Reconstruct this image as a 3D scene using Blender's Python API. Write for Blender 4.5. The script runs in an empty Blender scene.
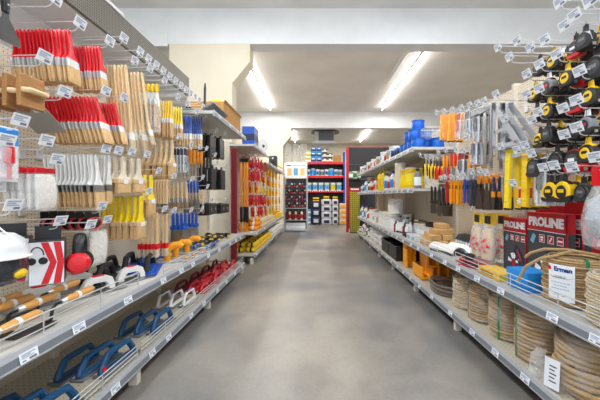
import bpy, math, random, sys
from mathutils import Matrix, Vector
random.seed(7)
PI = math.pi
C = bpy.context.scene.collection
# ---------------------------------------------------------------- camera model
FPX, VPX, VPY, CZ = 310.0, 316.0, 196.0, 1.10     # focal length in pixels, vanishing point of the aisle, eye height
def Yat(px, X): return FPX * X / (px - VPX)
def Zat(py, Y): return CZ - (py - VPY) * Y / FPX
# ---------------------------------------------------------------- materials
def lin(c):
    c = c / 255.0
    return c / 12.92 if c <= 0.04045 else ((c + 0.055) / 1.055) ** 2.4
def rgb(c): return (lin(c[0]), lin(c[1]), lin(c[2]), 1.0)
MATS = {}
def base(name):
    m = bpy.data.materials.new(name); m.use_nodes = True
    nt = m.node_tree; b = nt.nodes['Principled BSDF']
    MATS[name] = m
    return m, nt, b
def mat(name, col, rough=0.5, metal=0.0, var=0.07, scale=25.0, stretch=(1, 1, 1), bump=0.0, coat=0.0):
    if name in MATS: return MATS[name]
    m, nt, b = base(name)
    tc = nt.nodes.new('ShaderNodeTexCoord'); mp = nt.nodes.new('ShaderNodeMapping'); mp.inputs['Scale'].default_value = stretch
    nz = nt.nodes.new('ShaderNodeTexNoise'); nz.inputs['Scale'].default_value = scale; nz.inputs['Detail'].default_value = 4
    cr = nt.nodes.new('ShaderNodeValToRGB')
    c = rgb(col)
    cr.color_ramp.elements[0].position = 0.3; cr.color_ramp.elements[1].position = 0.7
    cr.color_ramp.elements[0].color = tuple(x * (1 - var) for x in c[:3]) + (1,)
    cr.color_ramp.elements[1].color = tuple(min(1, x * (1 + var)) for x in c[:3]) + (1,)
    L = nt.links.new
    L(tc.outputs['Object'], mp.inputs['Vector']); L(mp.outputs['Vector'], nz.inputs['Vector'])
    L(nz.outputs['Fac'], cr.inputs['Fac']); L(cr.outputs['Color'], b.inputs['Base Color'])
    b.inputs['Roughness'].default_value = rough; b.inputs['Metallic'].default_value = metal
    if coat: b.inputs['Coat Weight'].default_value = coat
    if bump:
        bp = nt.nodes.new('ShaderNodeBump'); bp.inputs['Strength'].default_value = bump; bp.inputs['Distance'].default_value = 0.003
        L(nz.outputs['Fac'], bp.inputs['Height']); L(bp.outputs['Normal'], b.inputs['Normal'])
    return m
def clear(name, col=(245, 247, 250), see=0.8, rough=0.12):
    m, nt, b = base(name)
    b.inputs['Base Color'].default_value = rgb(col); b.inputs['Roughness'].default_value = rough
    tr = nt.nodes.new('ShaderNodeBsdfTransparent'); mx = nt.nodes.new('ShaderNodeMixShader')
    nz = nt.nodes.new('ShaderNodeTexNoise'); nz.inputs['Scale'].default_value = 14; nz.inputs['Detail'].default_value = 3
    mr = nt.nodes.new('ShaderNodeMapRange'); mr.inputs['From Min'].default_value = 0.35; mr.inputs['From Max'].default_value = 0.65
    mr.inputs['To Min'].default_value = max(0, see - 0.12); mr.inputs['To Max'].default_value = min(1, see + 0.12)
    L = nt.links.new
    tc = nt.nodes.new('ShaderNodeTexCoord'); L(tc.outputs['Object'], nz.inputs['Vector'])
    L(nz.outputs['Fac'], mr.inputs['Value']); L(mr.outputs['Result'], mx.inputs['Fac'])
    L(b.outputs['BSDF'], mx.inputs[1]); L(tr.outputs['BSDF'], mx.inputs[2])
    L(mx.outputs['Shader'], nt.nodes['Material Output'].inputs['Surface'])
    return m
def emit(name, col, s):
    m, nt, b = base(name)
    b.inputs['Base Color'].default_value = rgb(col); b.inputs['Emission Color'].default_value = rgb(col); b.inputs['Emission Strength'].default_value = s
    return m
def dotted(name, col, hole, pitch, rad, rough=0.5, axes=(1, 2), metal=0.0):
    """sheet with a regular grid of round holes"""
    m, nt, b = base(name)
    tc = nt.nodes.new('ShaderNodeTexCoord'); sp = nt.nodes.new('ShaderNodeSeparateXYZ'); L = nt.links.new
    L(tc.outputs['Object'], sp.inputs[0])
    def mth(op, a, v=None):
        n = nt.nodes.new('ShaderNodeMath'); n.operation = op
        if hasattr(a, 'is_linked'): L(a, n.inputs[0])
        else: n.inputs[0].default_value = a
        if v is not None:
            if hasattr(v, 'is_linked'): L(v, n.inputs[1])
            else: n.inputs[1].default_value = v
        return n.outputs[0]
    sq = []
    for ax in axes:
        f = mth('FRACT', mth('MULTIPLY', sp.outputs[ax], 1.0 / pitch)); d = mth('SUBTRACT', f, 0.5); sq.append(mth('MULTIPLY', d, d))
    h = mth('LESS_THAN', mth('ADD', sq[0], sq[1]), rad * rad)
    mx = nt.nodes.new('ShaderNodeMix'); mx.data_type = 'RGBA'
    mx.inputs['A'].default_value = rgb(col); mx.inputs['B'].default_value = rgb(hole)
    L(h, mx.inputs['Factor']); L(mx.outputs['Result'], b.inputs['Base Color'])
    b.inputs['Roughness'].default_value = rough; b.inputs['Metallic'].default_value = metal
    return m
# ---------------------------------------------------------------- mesh builder
class MB:
    def __init__(s): s.v = []; s.f = []; s.m = []; s.T = Matrix.Identity(4); s.mi = 0
    def add(s, vs, fs):
        o = len(s.v); T = s.T
        s.v += [tuple(T @ Vector(p)) for p in vs]
        s.f += [tuple(i + o for i in f) for f in fs]; s.m += [s.mi] * len(fs)
        return s
    def box(s, x0, x1, y0, y1, z0, z1):
        return s.add([(x0, y0, z0), (x1, y0, z0), (x1, y1, z0), (x0, y1, z0), (x0, y0, z1), (x1, y0, z1), (x1, y1, z1), (x0, y1, z1)],
                     [(0, 3, 2, 1), (4, 5, 6, 7), (0, 1, 5, 4), (1, 2, 6, 5), (2, 3, 7, 6), (3, 0, 4, 7)])
    def rbox(s, cx, cy, cz, sx, sy, sz, r=0.006):
        """box with chamfered edges all round"""
        hx, hy, hz = sx / 2, sy / 2, sz / 2; r = min(r, hx * .9, hy * .9, hz * .9)
        rings = []
        for z, i in ((-hz, r), (-hz + r, 0), (hz - r, 0), (hz, r)):
            x, y = hx - i, hy - i
            rings.append([(cx + a, cy + b, cz + z) for a, b in ((-x + r, -y), (x - r, -y), (x, -y + r), (x, y - r), (x - r, y), (-x + r, y), (-x, y - r), (-x, -y + r))])
        return s.rings(rings)
    def rings(s, rings, cap=True, closed=False):
        n = len(rings[0]); vs = [p for r in rings for p in r]; fs = []
        k = len(rings)
        for i in range(k if closed else k - 1):
            for j in range(n):
                a, b = i * n + j, i * n + (j + 1) % n; c, d = ((i + 1) % k) * n + (j + 1) % n, ((i + 1) % k) * n + j
                fs.append((a, b, c, d))
        if cap and not closed: fs.append(tuple(reversed(range(n)))); fs.append(tuple(range((k - 1) * n, k * n)))
        return s.add(vs, fs)
    def prism(s, pts, a, b, ax='x', ch=0.0):
        """outline extruded along an axis from a to b (chamfered when ch)"""
        def P(u, v, w): return {'x': (w, u, v), 'y': (u, w, v), 'z': (u, v, w)}[ax]
        cu = sum(p[0] for p in pts) / len(pts); cv = sum(p[1] for p in pts) / len(pts)
        ext = max(max(abs(p[0] - cu), abs(p[1] - cv)) for p in pts)
        k = 1 - ch / ext if ch else 1
        lv = [(a, k), (a + ch, 1), (b - ch, 1), (b, k)] if ch else [(a, 1), (b, 1)]
        return s.rings([[P(cu + (u - cu) * q, cv + (v - cv) * q, w) for u, v in pts] for w, q in lv])
    def cyl(s, p0, p1, r0, r1=None, n=10):
        return s.tube([p0, p1], [r0, r0 if r1 is None else r1], n)
    def tube(s, pts, r, n=6, closed=False, flat=1.0, up=None):
        P = [Vector(p) for p in pts]; k = len(P)
        if not isinstance(r, (list, tuple)): r = [r] * k
        tan = []
        for i in range(k):
            a = P[(i - 1) % k] if closed or i else P[0]; b = P[(i + 1) % k] if closed or i < k - 1 else P[-1]
            t = (b - a); tan.append(t.normalized() if t.length else Vector((0, 0, 1)))
        u = Vector(up) if up else (Vector((0, 0, 1)) if abs(tan[0].z) < .9 else Vector((1, 0, 0)))
        nv = (u - tan[0] * u.dot(tan[0])).normalized(); rings = []
        for i in range(k):
            if i:
                nv = (nv - tan[i] * nv.dot(tan[i])); nv = nv.normalized() if nv.length > 1e-6 else tan[i].orthogonal().normalized()
            bn = tan[i].cross(nv)
            rings.append([tuple(P[i] + (nv * math.cos(2 * PI * j / n) * flat + bn * math.sin(2 * PI * j / n)) * r[i]) for j in range(n)])
        return s.rings(rings, closed=closed)
    def lathe(s, prof, n=20, c=(0, 0, 0), ax='z', sy=1.0):
        def P(r, z, t):
            x, y = r * math.cos(t), r * math.sin(t) * sy
            q = {'z': (x, y, z), 'x': (z, x, y), 'y': (x, z, y)}[ax]
            return (c[0] + q[0], c[1] + q[1], c[2] + q[2])
        return s.rings([[P(max(r, 1e-4), z, 2 * PI * j / n) for j in range(n)] for r, z in prof])
    def loft(s, secs, n=10, e=1.0):
        """sections (x, y, z, half x, half y) up or down the z axis; e<1 gives squarer sections"""
        rings = []
        for x, y, z, hx, hy in secs:
            q = []
            for j in range(n):
                t = 2 * PI * (j + .5) / n; c, d = math.cos(t), math.sin(t)
                q.append((x + hx * math.copysign(abs(c) ** e, c), y + hy * math.copysign(abs(d) ** e, d), z))
            rings.append(q)
        return s.rings(rings)
    def ball(s, c, rx, ry=None, rz=None, n=12, m=7):
        ry = ry or rx; rz = rz or rx
        return s.rings([[(c[0] + rx * math.sin(PI * i / m) * math.cos(2 * PI * j / n), c[1] + ry * math.sin(PI * i / m) * math.sin(2 * PI * j / n), c[2] - rz * math.cos(PI * i / m)) for j in range(n)]
                        for i in [0.08] + list(range(1, m)) + [m - 0.08]])
    def at(s, x=0, y=0, z=0, rx=0, ry=0, rz=0):
        s.T = Matrix.Translation((x, y, z)) @ Matrix.Rotation(rz, 4, 'Z') @ Matrix.Rotation(ry, 4, 'Y') @ Matrix.Rotation(rx, 4, 'X'); return s
    def use(s, i): s.mi = i; return s
    def mesh(s, name, *mats, smooth=35):
        me = bpy.data.meshes.new(name); me.from_pydata(s.v, [], s.f)
        for m in mats: me.materials.append(MATS[m] if isinstance(m, str) else m)
        me.polygons.foreach_set('material_index', s.m)
        if smooth:
            me.polygons.foreach_set('use_smooth', [True] * len(s.f)); me.update(); me.set_sharp_from_angle(angle=math.radians(smooth))
        me.update()
        return me
def jit(me, a, seed=0, scale=20.0):
    """soft crumple of a mesh"""
    from mathutils import noise
    for v in me.vertices:
        v.co += a * noise.noise_vector(v.co * scale + Vector((seed * 3.1, 0, 0)))
    me.update(); return me
# ---------------------------------------------------------------- things and parts
LABELS = {}
class Kind:
    """a thing with named parts; place() makes one individual of it"""
    def __init__(s, name, cat): s.name, s.cat, s.parts = name, cat, []
    def part(s, name, me, label=None, parent=None): s.parts.append((name, me, label, parent)); return len(s.parts) - 1
    def one(s, me): s.parts = [(None, me, None, None)]; return s
def props(o, label, cat, group=None, kind=None):
    o['label'] = label; o['category'] = cat
    if group: o['group'] = group
    if kind: o['kind'] = kind
    LABELS.setdefault(label, []).append(o.name)
    n = len(label.split())
    if not 4 <= n <= 16: print('LABEL LENGTH', n, label)
def place(k, loc, label, group=None, rz=0.0, rx=0.0, ry=0.0, sc=1.0):
    single = k.parts[0][0] is None
    root = bpy.data.objects.new(k.name, k.parts[0][1] if single else None); C.objects.link(root)
    root.location = loc; root.rotation_euler = (rx, ry, rz)
    root.scale = sc if isinstance(sc, (tuple, list)) else (sc, sc, sc)
    props(root, label, k.cat, group)
    if not single:
        obs = []
        for nm, me, lb, par in k.parts:
            o = bpy.data.objects.new(nm, me); C.objects.link(o); o.parent = root if par is None else obs[par]
            if lb: o['label'] = lb
            obs.append(o)
    return root
def struct(name, me):
    o = bpy.data.objects.new(name, me); C.objects.link(o); o['kind'] = 'structure'; return o
def child(name, me, par, label=None):
    o = bpy.data.objects.new(name, me); C.objects.link(o); o.parent = par
    if label: o['label'] = label
    return o
def thing(name, label, cat, loc=(0, 0, 0), rz=0.0, group=None):
    o = bpy.data.objects.new(name, None); C.objects.link(o); o.location = loc; o.rotation_euler = (0, 0, rz); props(o, label, cat, group); return o
def text_mesh(txt, size, m, bold=0.0, ext=0.0004, sx=1.0):
    """printed words as a flat mesh in the x-y plane, centred"""
    cu = bpy.data.curves.new('printing', 'FONT'); cu.body = txt; cu.size = size; cu.align_x = 'CENTER'; cu.align_y = 'CENTER'; cu.extrude = ext; cu.offset = bold
    cu.resolution_u = 3
    o = bpy.data.objects.new('printing', cu); C.objects.link(o)
    dg = bpy.context.evaluated_depsgraph_get(); dg.update()
    me = bpy.data.meshes.new_from_object(o.evaluated_get(dg)); bpy.data.objects.remove(o); bpy.data.curves.remove(cu)
    me.materials.clear(); me.materials.append(MATS[m])
    if sx != 1.0:
        for v in me.vertices: v.co.x *= sx
    return me
ORD = 'first second third fourth fifth sixth seventh eighth ninth tenth eleventh twelfth thirteenth fourteenth fifteenth sixteenth seventeenth eighteenth nineteenth twentieth'.split()
# ---------------------------------------------------------------- palette
mat('paint_white', (232, 234, 236), 0.7, var=.03, scale=3)
mat('paint_cream', (226, 217, 196), 0.8, var=.03, scale=3)
mat('ceiling_paint', (236, 234, 231), 0.85, var=.06, scale=1.2)
mat('wall_paint', (214, 205, 188), 0.85, var=.04, scale=2)
mat('shelf_metal', (204, 203, 198), 0.45, var=.03)
mat('rail_grey', (176, 180, 186), 0.35, var=.03)
mat('rail_dark', (118, 124, 134), 0.4, var=.04)
mat('panel_beige', (205, 193, 172), 0.6, var=.03, scale=4)
mat('upright_cream', (214, 206, 190), 0.5, var=.03)
mat('chrome', (226, 229, 233), 0.38, 0.55, var=.03)
mat('wire_grey', (205, 208, 212), 0.35, 0.3, var=.03)
mat('steel', (176, 178, 180), 0.32, 1.0, var=.06, scale=60)
mat('steel_dark', (92, 92, 92), 0.35, 0.9, var=.1)
mat('card', (238, 242, 249), 0.6, var=.02)
mat('print_grey', (172, 184, 204), 0.7, var=.05)
mat('tag_ink', (120, 130, 150), 0.7, var=.05)
mat('print_black', (30, 30, 34), 0.6, var=.05)
mat('white_plastic', (236, 236, 234), 0.35, var=.02)
mat('cream_plastic', (228, 218, 196), 0.4, var=.04)
mat('black_plastic', (26, 27, 30), 0.4, var=.15)
mat('rubber', (38, 38, 40), 0.7, var=.15)
mat('grey_plastic', (120, 124, 130), 0.45, var=.06)
mat('dark_grey', (62, 64, 70), 0.5, var=.08)
mat('red_plastic', (222, 16, 34), 0.35, var=.05)
mat('red_deep', (186, 18, 38), 0.4, var=.08)
mat('maroon', (128, 22, 40), 0.6, var=.25, scale=40)
mat('yellow_plastic', (244, 200, 20), 0.4, var=.05)
mat('yellow_bright', (250, 222, 30), 0.4, var=.05)
mat('lime_yellow', (214, 208, 50), 0.5, var=.1)
mat('orange_plastic', (250, 164, 14), 0.4, var=.05)
mat('amber', (228, 140, 24), 0.45, var=.06)
mat('blue_plastic', (22, 82, 180), 0.4, var=.06)
mat('blue_tub', (12, 98, 200), 0.35, var=.05)
mat('blue_float', (32, 82, 126), 0.3, var=.06)
mat('blue_card', (34, 146, 232), 0.55, var=.05)
mat('sky_card', (120, 176, 214), 0.55, var=.06)
mat('navy', (28, 40, 78), 0.5, var=.1)
mat('green_strap', (20, 120, 80), 0.45, var=.06)
mat('green_plastic', (50, 130, 70), 0.45, var=.08)
mat('wood_pale', (226, 194, 148), 0.55, var=.12, scale=16, stretch=(6, 6, .6))
mat('wood_handle', (222, 160, 82), 0.4, var=.14, scale=18, stretch=(6, .5, 6), coat=.2)
mat('wood_brown', (172, 122, 72), 0.55, var=.15, scale=16, stretch=(6, .6, 6))
mat('wood_block', (202, 160, 104), 0.7, var=.12, scale=18, stretch=(4, .7, 4))
mat('cardboard', (186, 138, 78), 0.8, var=.08)
mat('bristle', (218, 180, 130), 0.85, var=.25, scale=120, stretch=(3, 3, .08), bump=.5)
mat('bristle_white', (216, 198, 168), 0.85, var=.2, scale=120, stretch=(3, 3, .08), bump=.5)
mat('bristle_dark', (150, 122, 92), 0.85, var=.3, scale=120, stretch=(3, 3, .08), bump=.5)
mat('rope', (180, 150, 108), 0.9, var=.22, scale=160)
mat('rope_pale', (206, 186, 150), 0.9, var=.2, scale=160)
mat('hose_grey', (110, 106, 100), 0.5, var=.15)
mat('hose_brown', (134, 92, 70), 0.5, var=.15)
mat('cloth_white', (232, 228, 220), 0.9, var=.08, scale=60, bump=.3)
mat('cloth_cream', (222, 200, 164), 0.9, var=.1, scale=60, bump=.3)
mat('cloth_yellow', (236, 196, 40), 0.85, var=.1, scale=60, bump=.3)
mat('cloth_orange', (240, 152, 24), 0.85, var=.1, scale=60, bump=.3)
mat('sack_white', (214, 214, 216), 0.7, var=.08)
mat('lens_dark', (34, 36, 40), 0.15, var=.1)
mat('shield_white', (214, 217, 222), 0.3, var=.02)
mat('steel_sheet', (172, 168, 160), 0.45, 0.25, var=.06, scale=8)
mat('ferrule_silver', (214, 216, 219), 0.35, 0.45, var=.04)
mat('mask_grey', (150, 160, 174), 0.45, var=.05)
mat('swatch_peach', (240, 186, 120), 0.6); mat('swatch_blue', (110, 172, 214), 0.6); mat('swatch_gold', (238, 204, 130), 0.6)
mat('blade_dark', (74, 72, 70), 0.45, 0.6, var=.2)
clear('clear_bag', see=.74); clear('clear_wrap', see=.86); clear('clear_plastic', (196, 202, 208), see=.84, rough=.08)
clear('smoke_bag', (70, 74, 82), see=.35, rough=.15)
emit('tube_light', (255, 251, 242), 30.0)
dotted('pegboard', (222, 210, 190), (112, 100, 86), 0.0215, 0.15, axes=(1, 2))
dotted('tread_plate', (128, 123, 115), (66, 61, 55), 0.014, 0.32, 0.45, axes=(1, 2), metal=.3)
dotted('shelf_holes', (196, 188, 170), (112, 104, 92), 0.03, 0.12, axes=(0, 1))
dotted('yellow_mesh', (176, 164, 46), (70, 64, 20), 0.06, 0.3, axes=(0, 2))
dotted('spot_red', (206, 26, 44), (240, 240, 240), 0.09, 0.26, axes=(0, 2))
def concrete():
    m, nt, b = base('concrete'); L = nt.links.new; N = nt.nodes.new
    tc = N('ShaderNodeTexCoord')
    def noise(sc, det, dist=0.0):
        n = N('ShaderNodeTexNoise'); n.inputs['Scale'].default_value = sc; n.inputs['Detail'].default_value = det; n.inputs['Distortion'].default_value = dist
        L(tc.outputs['Object'], n.inputs['Vector']); return n
    n1, n2, n3 = noise(.62, 5, .5), noise(3.0, 8, .8), noise(40, 6)
    r1 = N('ShaderNodeValToRGB'); e = r1.color_ramp.elements
    e[0].position = .35; e[0].color = rgb((102, 104, 108)); e[1].position = .66; e[1].color = rgb((154, 146, 134))
    r2 = N('ShaderNodeValToRGB'); e = r2.color_ramp.elements
    e[0].position = .3; e[0].color = (.80, .80, .82, 1); e[1].position = .7; e[1].color = (1.08, 1.07, 1.04, 1)
    r3 = N('ShaderNodeValToRGB'); e = r3.color_ramp.elements
    e[0].position = .3; e[0].color = (.92, .92, .92, 1); e[1].position = .7; e[1].color = (1.05, 1.05, 1.05, 1)
    L(n1.outputs['Fac'], r1.inputs[0]); L(n2.outputs['Fac'], r2.inputs[0]); L(n3.outputs['Fac'], r3.inputs[0])
    def mul(a, c):
        x = N('ShaderNodeMix'); x.data_type = 'RGBA'; x.blend_type = 'MULTIPLY'; x.inputs['Factor'].default_value = 1
        L(a, x.inputs['A']); L(c, x.inputs['B']); return x.outputs['Result']
    L(mul(mul(r1.outputs[0], r2.outputs[0]), r3.outputs[0]), b.inputs['Base Color'])
    mr = N('ShaderNodeMapRange'); mr.inputs['To Min'].default_value = .28; mr.inputs['To Max'].default_value = .5
    L(n2.outputs['Fac'], mr.inputs['Value']); L(mr.outputs['Result'], b.inputs['Roughness'])
concrete()
# ---------------------------------------------------------------- camera, light, room
cd = bpy.data.cameras.new('camera'); cam = bpy.data.objects.new('camera', cd); C.objects.link(cam)
cam.location = (0, 0, CZ); cam.rotation_euler = (PI / 2, 0, 0)
cd.sensor_width = 36; cd.lens = FPX / 600 * 36; cd.shift_x = -(VPX - 300) / 600; cd.shift_y = -(200 - VPY) / 600; cd.clip_start = .05
bpy.context.scene.camera = cam
sc = bpy.context.scene
sc.view_settings.view_transform = 'Standard'; sc.view_settings.look = 'None'; sc.view_settings.exposure = 0.22; sc.view_settings.gamma = 1
sc.view_settings.use_curve_mapping = False
w = bpy.data.worlds.new('daylight'); sc.world = w; w.use_nodes = True
bg = w.node_tree.nodes['Background']; bg.inputs['Color'].default_value = (.80, .89, 1.0, 1); bg.inputs['Strength'].default_value = 2.0
CEIL = 4.31; BEAM = 3.70; B1, B2, BT = 5.30, 11.85, .29; BACK = 19.0
struct('floor', MB().box(-7, 7, -5, BACK, -.1, 0).mesh('floor', 'concrete', smooth=0))
struct('ceiling', MB().box(-7, 7, -5, BACK, CEIL, CEIL + .1).mesh('ceiling', 'ceiling_paint', smooth=0))
struct('wall_left', MB().box(-7.1, -7, -5, BACK, 0, CEIL).mesh('wall_left', 'wall_paint', smooth=0))
struct('wall_right', MB().box(7, 7.1, -5, BACK, 0, CEIL).mesh('wall_right', 'wall_paint', smooth=0))
struct('wall_back', MB().box(-7.1, 7.1, BACK, BACK + .1, 0, CEIL).mesh('wall_back', 'wall_paint', smooth=0))
struct('wall_partition', MB().box(-7, -1.5, B2 + .05, B2 + .2, 0, CEIL).mesh('wall_partition', 'paint_cream', smooth=0))
for i, y in enumerate((B1, B2)):
    struct('ceiling_beam', MB().box(-7, 7, y, y + BT, BEAM, CEIL).mesh('ceiling_beam', 'paint_white', smooth=0))
    cx = -1.82 if i == 0 else -1.645
    pts = [(cx - .385, 0), (cx + .385, 0), (cx + .385, 3.03), (cx + .69, 3.40), (cx + .69, BEAM - .002), (cx - .69, BEAM - .002), (cx - .69, 3.40), (cx - .385, 3.03)]
    struct('pillar', MB().prism(pts, y + .001, y + BT - .001, 'y').mesh('pillar', 'paint_cream', smooth=0))
struct('trim_beam_panel', MB().box(-4.0, -2.53, B1 - .025, B1, BEAM - .05, 4.10).mesh('beam_panel', 'paint_white', smooth=0))
# fluorescent battens
def batten(x, y0, y1, lit, label, power=0, tubes=1, col=(1, .96, .90)):
    k = Kind('ceiling_light', 'ceiling light')
    L = y1 - y0
    k.part('housing', MB().prism([(-.035, 0), (-.025, -.045), (.025, -.045), (.035, 0)], 0, L, 'y').mesh('housing', 'paint_white', smooth=0))
    for j in (0, L - .03): k.part('end_cap', MB().box(-.02, .02, j, j + .03, -.085, -.045).mesh('end_cap', 'white_plastic', smooth=0))
    t = MB().cyl((0, .03, -.07), (0, L - .03, -.07), .016, n=10)
    k.part('tube', t.mesh('tube', 'tube_light' if lit else 'white_plastic'))
    place(k, (x, y0, CEIL), label)
    if power:
        n = max(1, round(L / 2.2))
        for q in range(n):
            ld = bpy.data.lights.new('tube_glow', 'AREA'); ld.shape = 'RECTANGLE'; ld.size = .10; ld.size_y = L / n * .95; ld.energy = power / n; ld.color = col
            o = bpy.data.objects.new('tube_glow', ld); C.objects.link(o); o.location = (x, y0 + (q + .5) * L / n, CEIL - .10)
batten(2.40, 5.9, 11.3, True, 'lit fluorescent batten on the ceiling above the right shelving', 160)
batten(2.00, 5.9, 8.7, False, 'unlit white batten on the ceiling beside the lit right one')
batten(-1.66, 6.2, 11.3, True, 'lit fluorescent batten beyond the cream pillar on the ceiling', 160)
batten(2.55, 14.4, 17.9, True, 'lit fluorescent batten over the back room ceiling', 110)
batten(-1.2, 14.4, 17.9, True, 'lit fluorescent batten hidden deep in the back room', 90)
batten(-1.3, -1.5, 4.2, True, 'added unseen fluorescent batten lighting the near aisle over paint brushes', 120, col=(.93, .97, 1))  # out-of-view lamp, added to light the near left shelving
batten(1.6, -1.5, 4.2, True, 'added unseen fluorescent batten lighting the near aisle over tape measures', 120, col=(.93, .97, 1))  # its unseen partner, added to brighten the near right goods
# ceiling-hung air unit in the back room
k = Kind('air_unit', 'air conditioner')
k.part('case', MB().prism([(-.52, .10), (.52, .10), (.52, .16), (.42, .20), (.42, .62), (-.42, .62), (-.42, .20), (-.52, .16)], 0, .8, 'y', .015).mesh('case', 'paint_white'))
k.part('grille', MB().box(-.24, .40, -.012, .0, .22, .60).mesh('grille', 'grey_plastic', smooth=0), 'dark grey louvred grille')
k.part('top_plate', MB().lathe([(0, .62), (.62, .63), (.62, .67), (0, .68)], 24, (.05, .4, 0)).mesh('top_plate', 'dark_grey'))
k.part('hanger', MB().cyl((-.3, .4, .66), (-.3, .4, 1.02), .02).mesh('hanger', 'steel')); k.part('hanger', MB().cyl((.3, .4, .66), (.3, .4, 1.02), .02).mesh('hanger', 'steel'))
place(k, (.35, 13.2, 3.24), 'white boxy air unit hung from the back room ceiling')
# ---------------------------------------------------------------- gondola shelving
CARD = None
def card_mesh(w=.075, h=.042, name='price_card'):
    b = MB(); b.box(-w / 2, w / 2, -.0008, .0008, -h / 2, h / 2); b.use(1)
    for z, a, c, t in ((.30, -.4, .35, .07), (.14, -.4, .1, .06), (-.02, -.4, .28, .05)): b.box(w * a, w * c, -.0014, -.0009, h * (z - t), h * (z + t))
    b.use(2); b.box(w * -.02, w * .38, -.0014, -.0009, -h * .38, -h * .16); b.box(-w * .4, -w * .2, -.0014, -.0009, -h * .36, -h * .24)
    return b.mesh(name, 'card', 'print_grey', 'tag_ink', smooth=0)
CARD = card_mesh()
RC = card_mesh(.07, .036, 'rail_card')
def gondola(label, s, xb, edges, shelves, ptop, pmat='pegboard', cards=.30, pbot=.145):
    """s = -1 left of the aisle, +1 right; shelves: (top z, first y, last y, lip x)"""
    t = thing('gondola_shelving', label, 'shelving', (0, 0, 0))
    y0, y1 = edges[0], edges[-1]
    a, b = sorted((s * xb, s * (xb + .03)))
    for e0, e1 in zip(edges, edges[1:]):
        child('back_panel', MB().box(a, b, e0 + .002, e1 - .002, .56 if pmat == 'pegboard' else pbot, ptop).mesh('back_panel', pmat, smooth=0), t)
        if pmat == 'pegboard': child('lower_panel', MB().box(a, b, e0 + .002, e1 - .002, .1, .558).mesh('lower_panel', 'panel_beige', smooth=0), t, 'plain beige panel')
    xl = shelves[0][3]
    for e in edges:
        u0, u1 = sorted((s * (xb - .03), s * (xb + .035)))
        child('upright', MB().box(u0, u1, e - .018, e + .018, 0, ptop + .02).mesh('upright', 'upright_cream', smooth=0), t)
        f0, f1 = sorted((s * (xl + .02), s * (xl + .07)))
        child('foot', MB().box(f0, f1, e - .02, e + .02, 0, .10).mesh('foot', 'upright_cream', smooth=0), t)
    k0, k1 = sorted((s * (xl + .10), s * (xl + .115)))
    child('kick_plate', MB().box(k0, k1, y0, y1, 0.01, .098).mesh('kick_plate', 'dark_grey', smooth=0), t)
    rnd = random.Random(hash(len(label)) % 97)
    for zt, sy0, sy1, lx in shelves:
        p0, p1 = sorted((s * (lx + .012), s * (xb - .001)))
        sh = child('shelf', MB().box(p0, p1, sy0, sy1, zt - .03, zt).mesh('shelf', 'shelf_metal' if zt > .2 else 'shelf_holes', smooth=0), t)
        pr = [(lx + .012, zt - .055), (lx - .006, zt - .055), (lx - .010, zt - .050), (lx + .002, zt + .006), (lx + .012, zt + .008)]
        child('price_rail', MB().prism([(s * x, z) for x, z in pr], sy0, sy1, 'y').mesh('price_rail', 'rail_grey', smooth=0), sh)
        st = [(lx - .0075, zt - .043), (lx - .009, zt - .043), (lx - .0045, zt - .016), (lx - .003, zt - .016)]
        child('label_channel', MB().prism([(s * x, z) for x, z in st], sy0, sy1, 'y').mesh('label_channel', 'rail_dark', smooth=0), sh)
        y = sy0 + .15
        while y < sy1 - .05:
            o = child('price_card', RC, sh); o.location = (s * (lx - .0095), y, zt - .026); o.rotation_euler = (0, 0, -PI / 2 * s)
            o.rotation_euler = (math.radians(-12), 0, -PI / 2 * s); y += cards * rnd.uniform(.7, 1.4)
    return t
GL = gondola('long near run of shelving along the left with paint brushes', -1, 1.55, [-.62, .60, 1.82, 3.04, 4.42],
             [(.155, -.62, 4.42, 1.02), (.565, -.62, 4.42, 1.02), (1.94, 3.04, 4.42, 1.0)], 2.02)
# the pale canopy shelf with its patterned fascia
child('upper_panel', MB().box(-1.55, -1.5485, -.62, 3.035, 1.84, 2.085).mesh('upper_panel', 'paint_white', smooth=0), GL, 'plain pale grey upper panel')
child('canopy_board', MB().box(-1.55, -1.265, -.62, 3.04, 2.085, 2.10).mesh('canopy_board', 'paint_white', smooth=0), GL, 'pale grey canopy board')
child('canopy_fascia', MB().box(-1.265, -1.245, -.62, 3.04, 2.075, 2.255).mesh('canopy_fascia', 'tread_plate', smooth=0), GL, 'grey brown patterned fascia strip')
child('canopy_trim', MB().box(-1.275, -1.24, -.62, 2.0, 2.255, 2.275).mesh('canopy_trim', 'paint_white', smooth=0), GL)
GF = gondola('shelving beyond the cream pillar with red and yellow stock', -1, 1.42, [5.0, 6.5, 8.0, 9.55],
             [(.155, 5.0, 9.55, .99), (.50, 5.0, 9.55, .99), (1.94, 5.0, 6.5, .99), (1.80, 6.52, 9.55, .97)], 2.0, cards=.6)
GR = gondola('long run of shelving along the right with rope and cans', 1, 1.65, [-.5, .5, 1.5, 2.55, 3.6, 4.65, 5.65, 6.6, 7.5, 8.4],
             [(.155, -.5, 8.4, 1.12), (.555, -.5, 8.4, 1.12), (1.19, 3.6, 8.4, 1.12), (1.67, 3.6, 8.4, 1.12)], 2.0)
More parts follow.
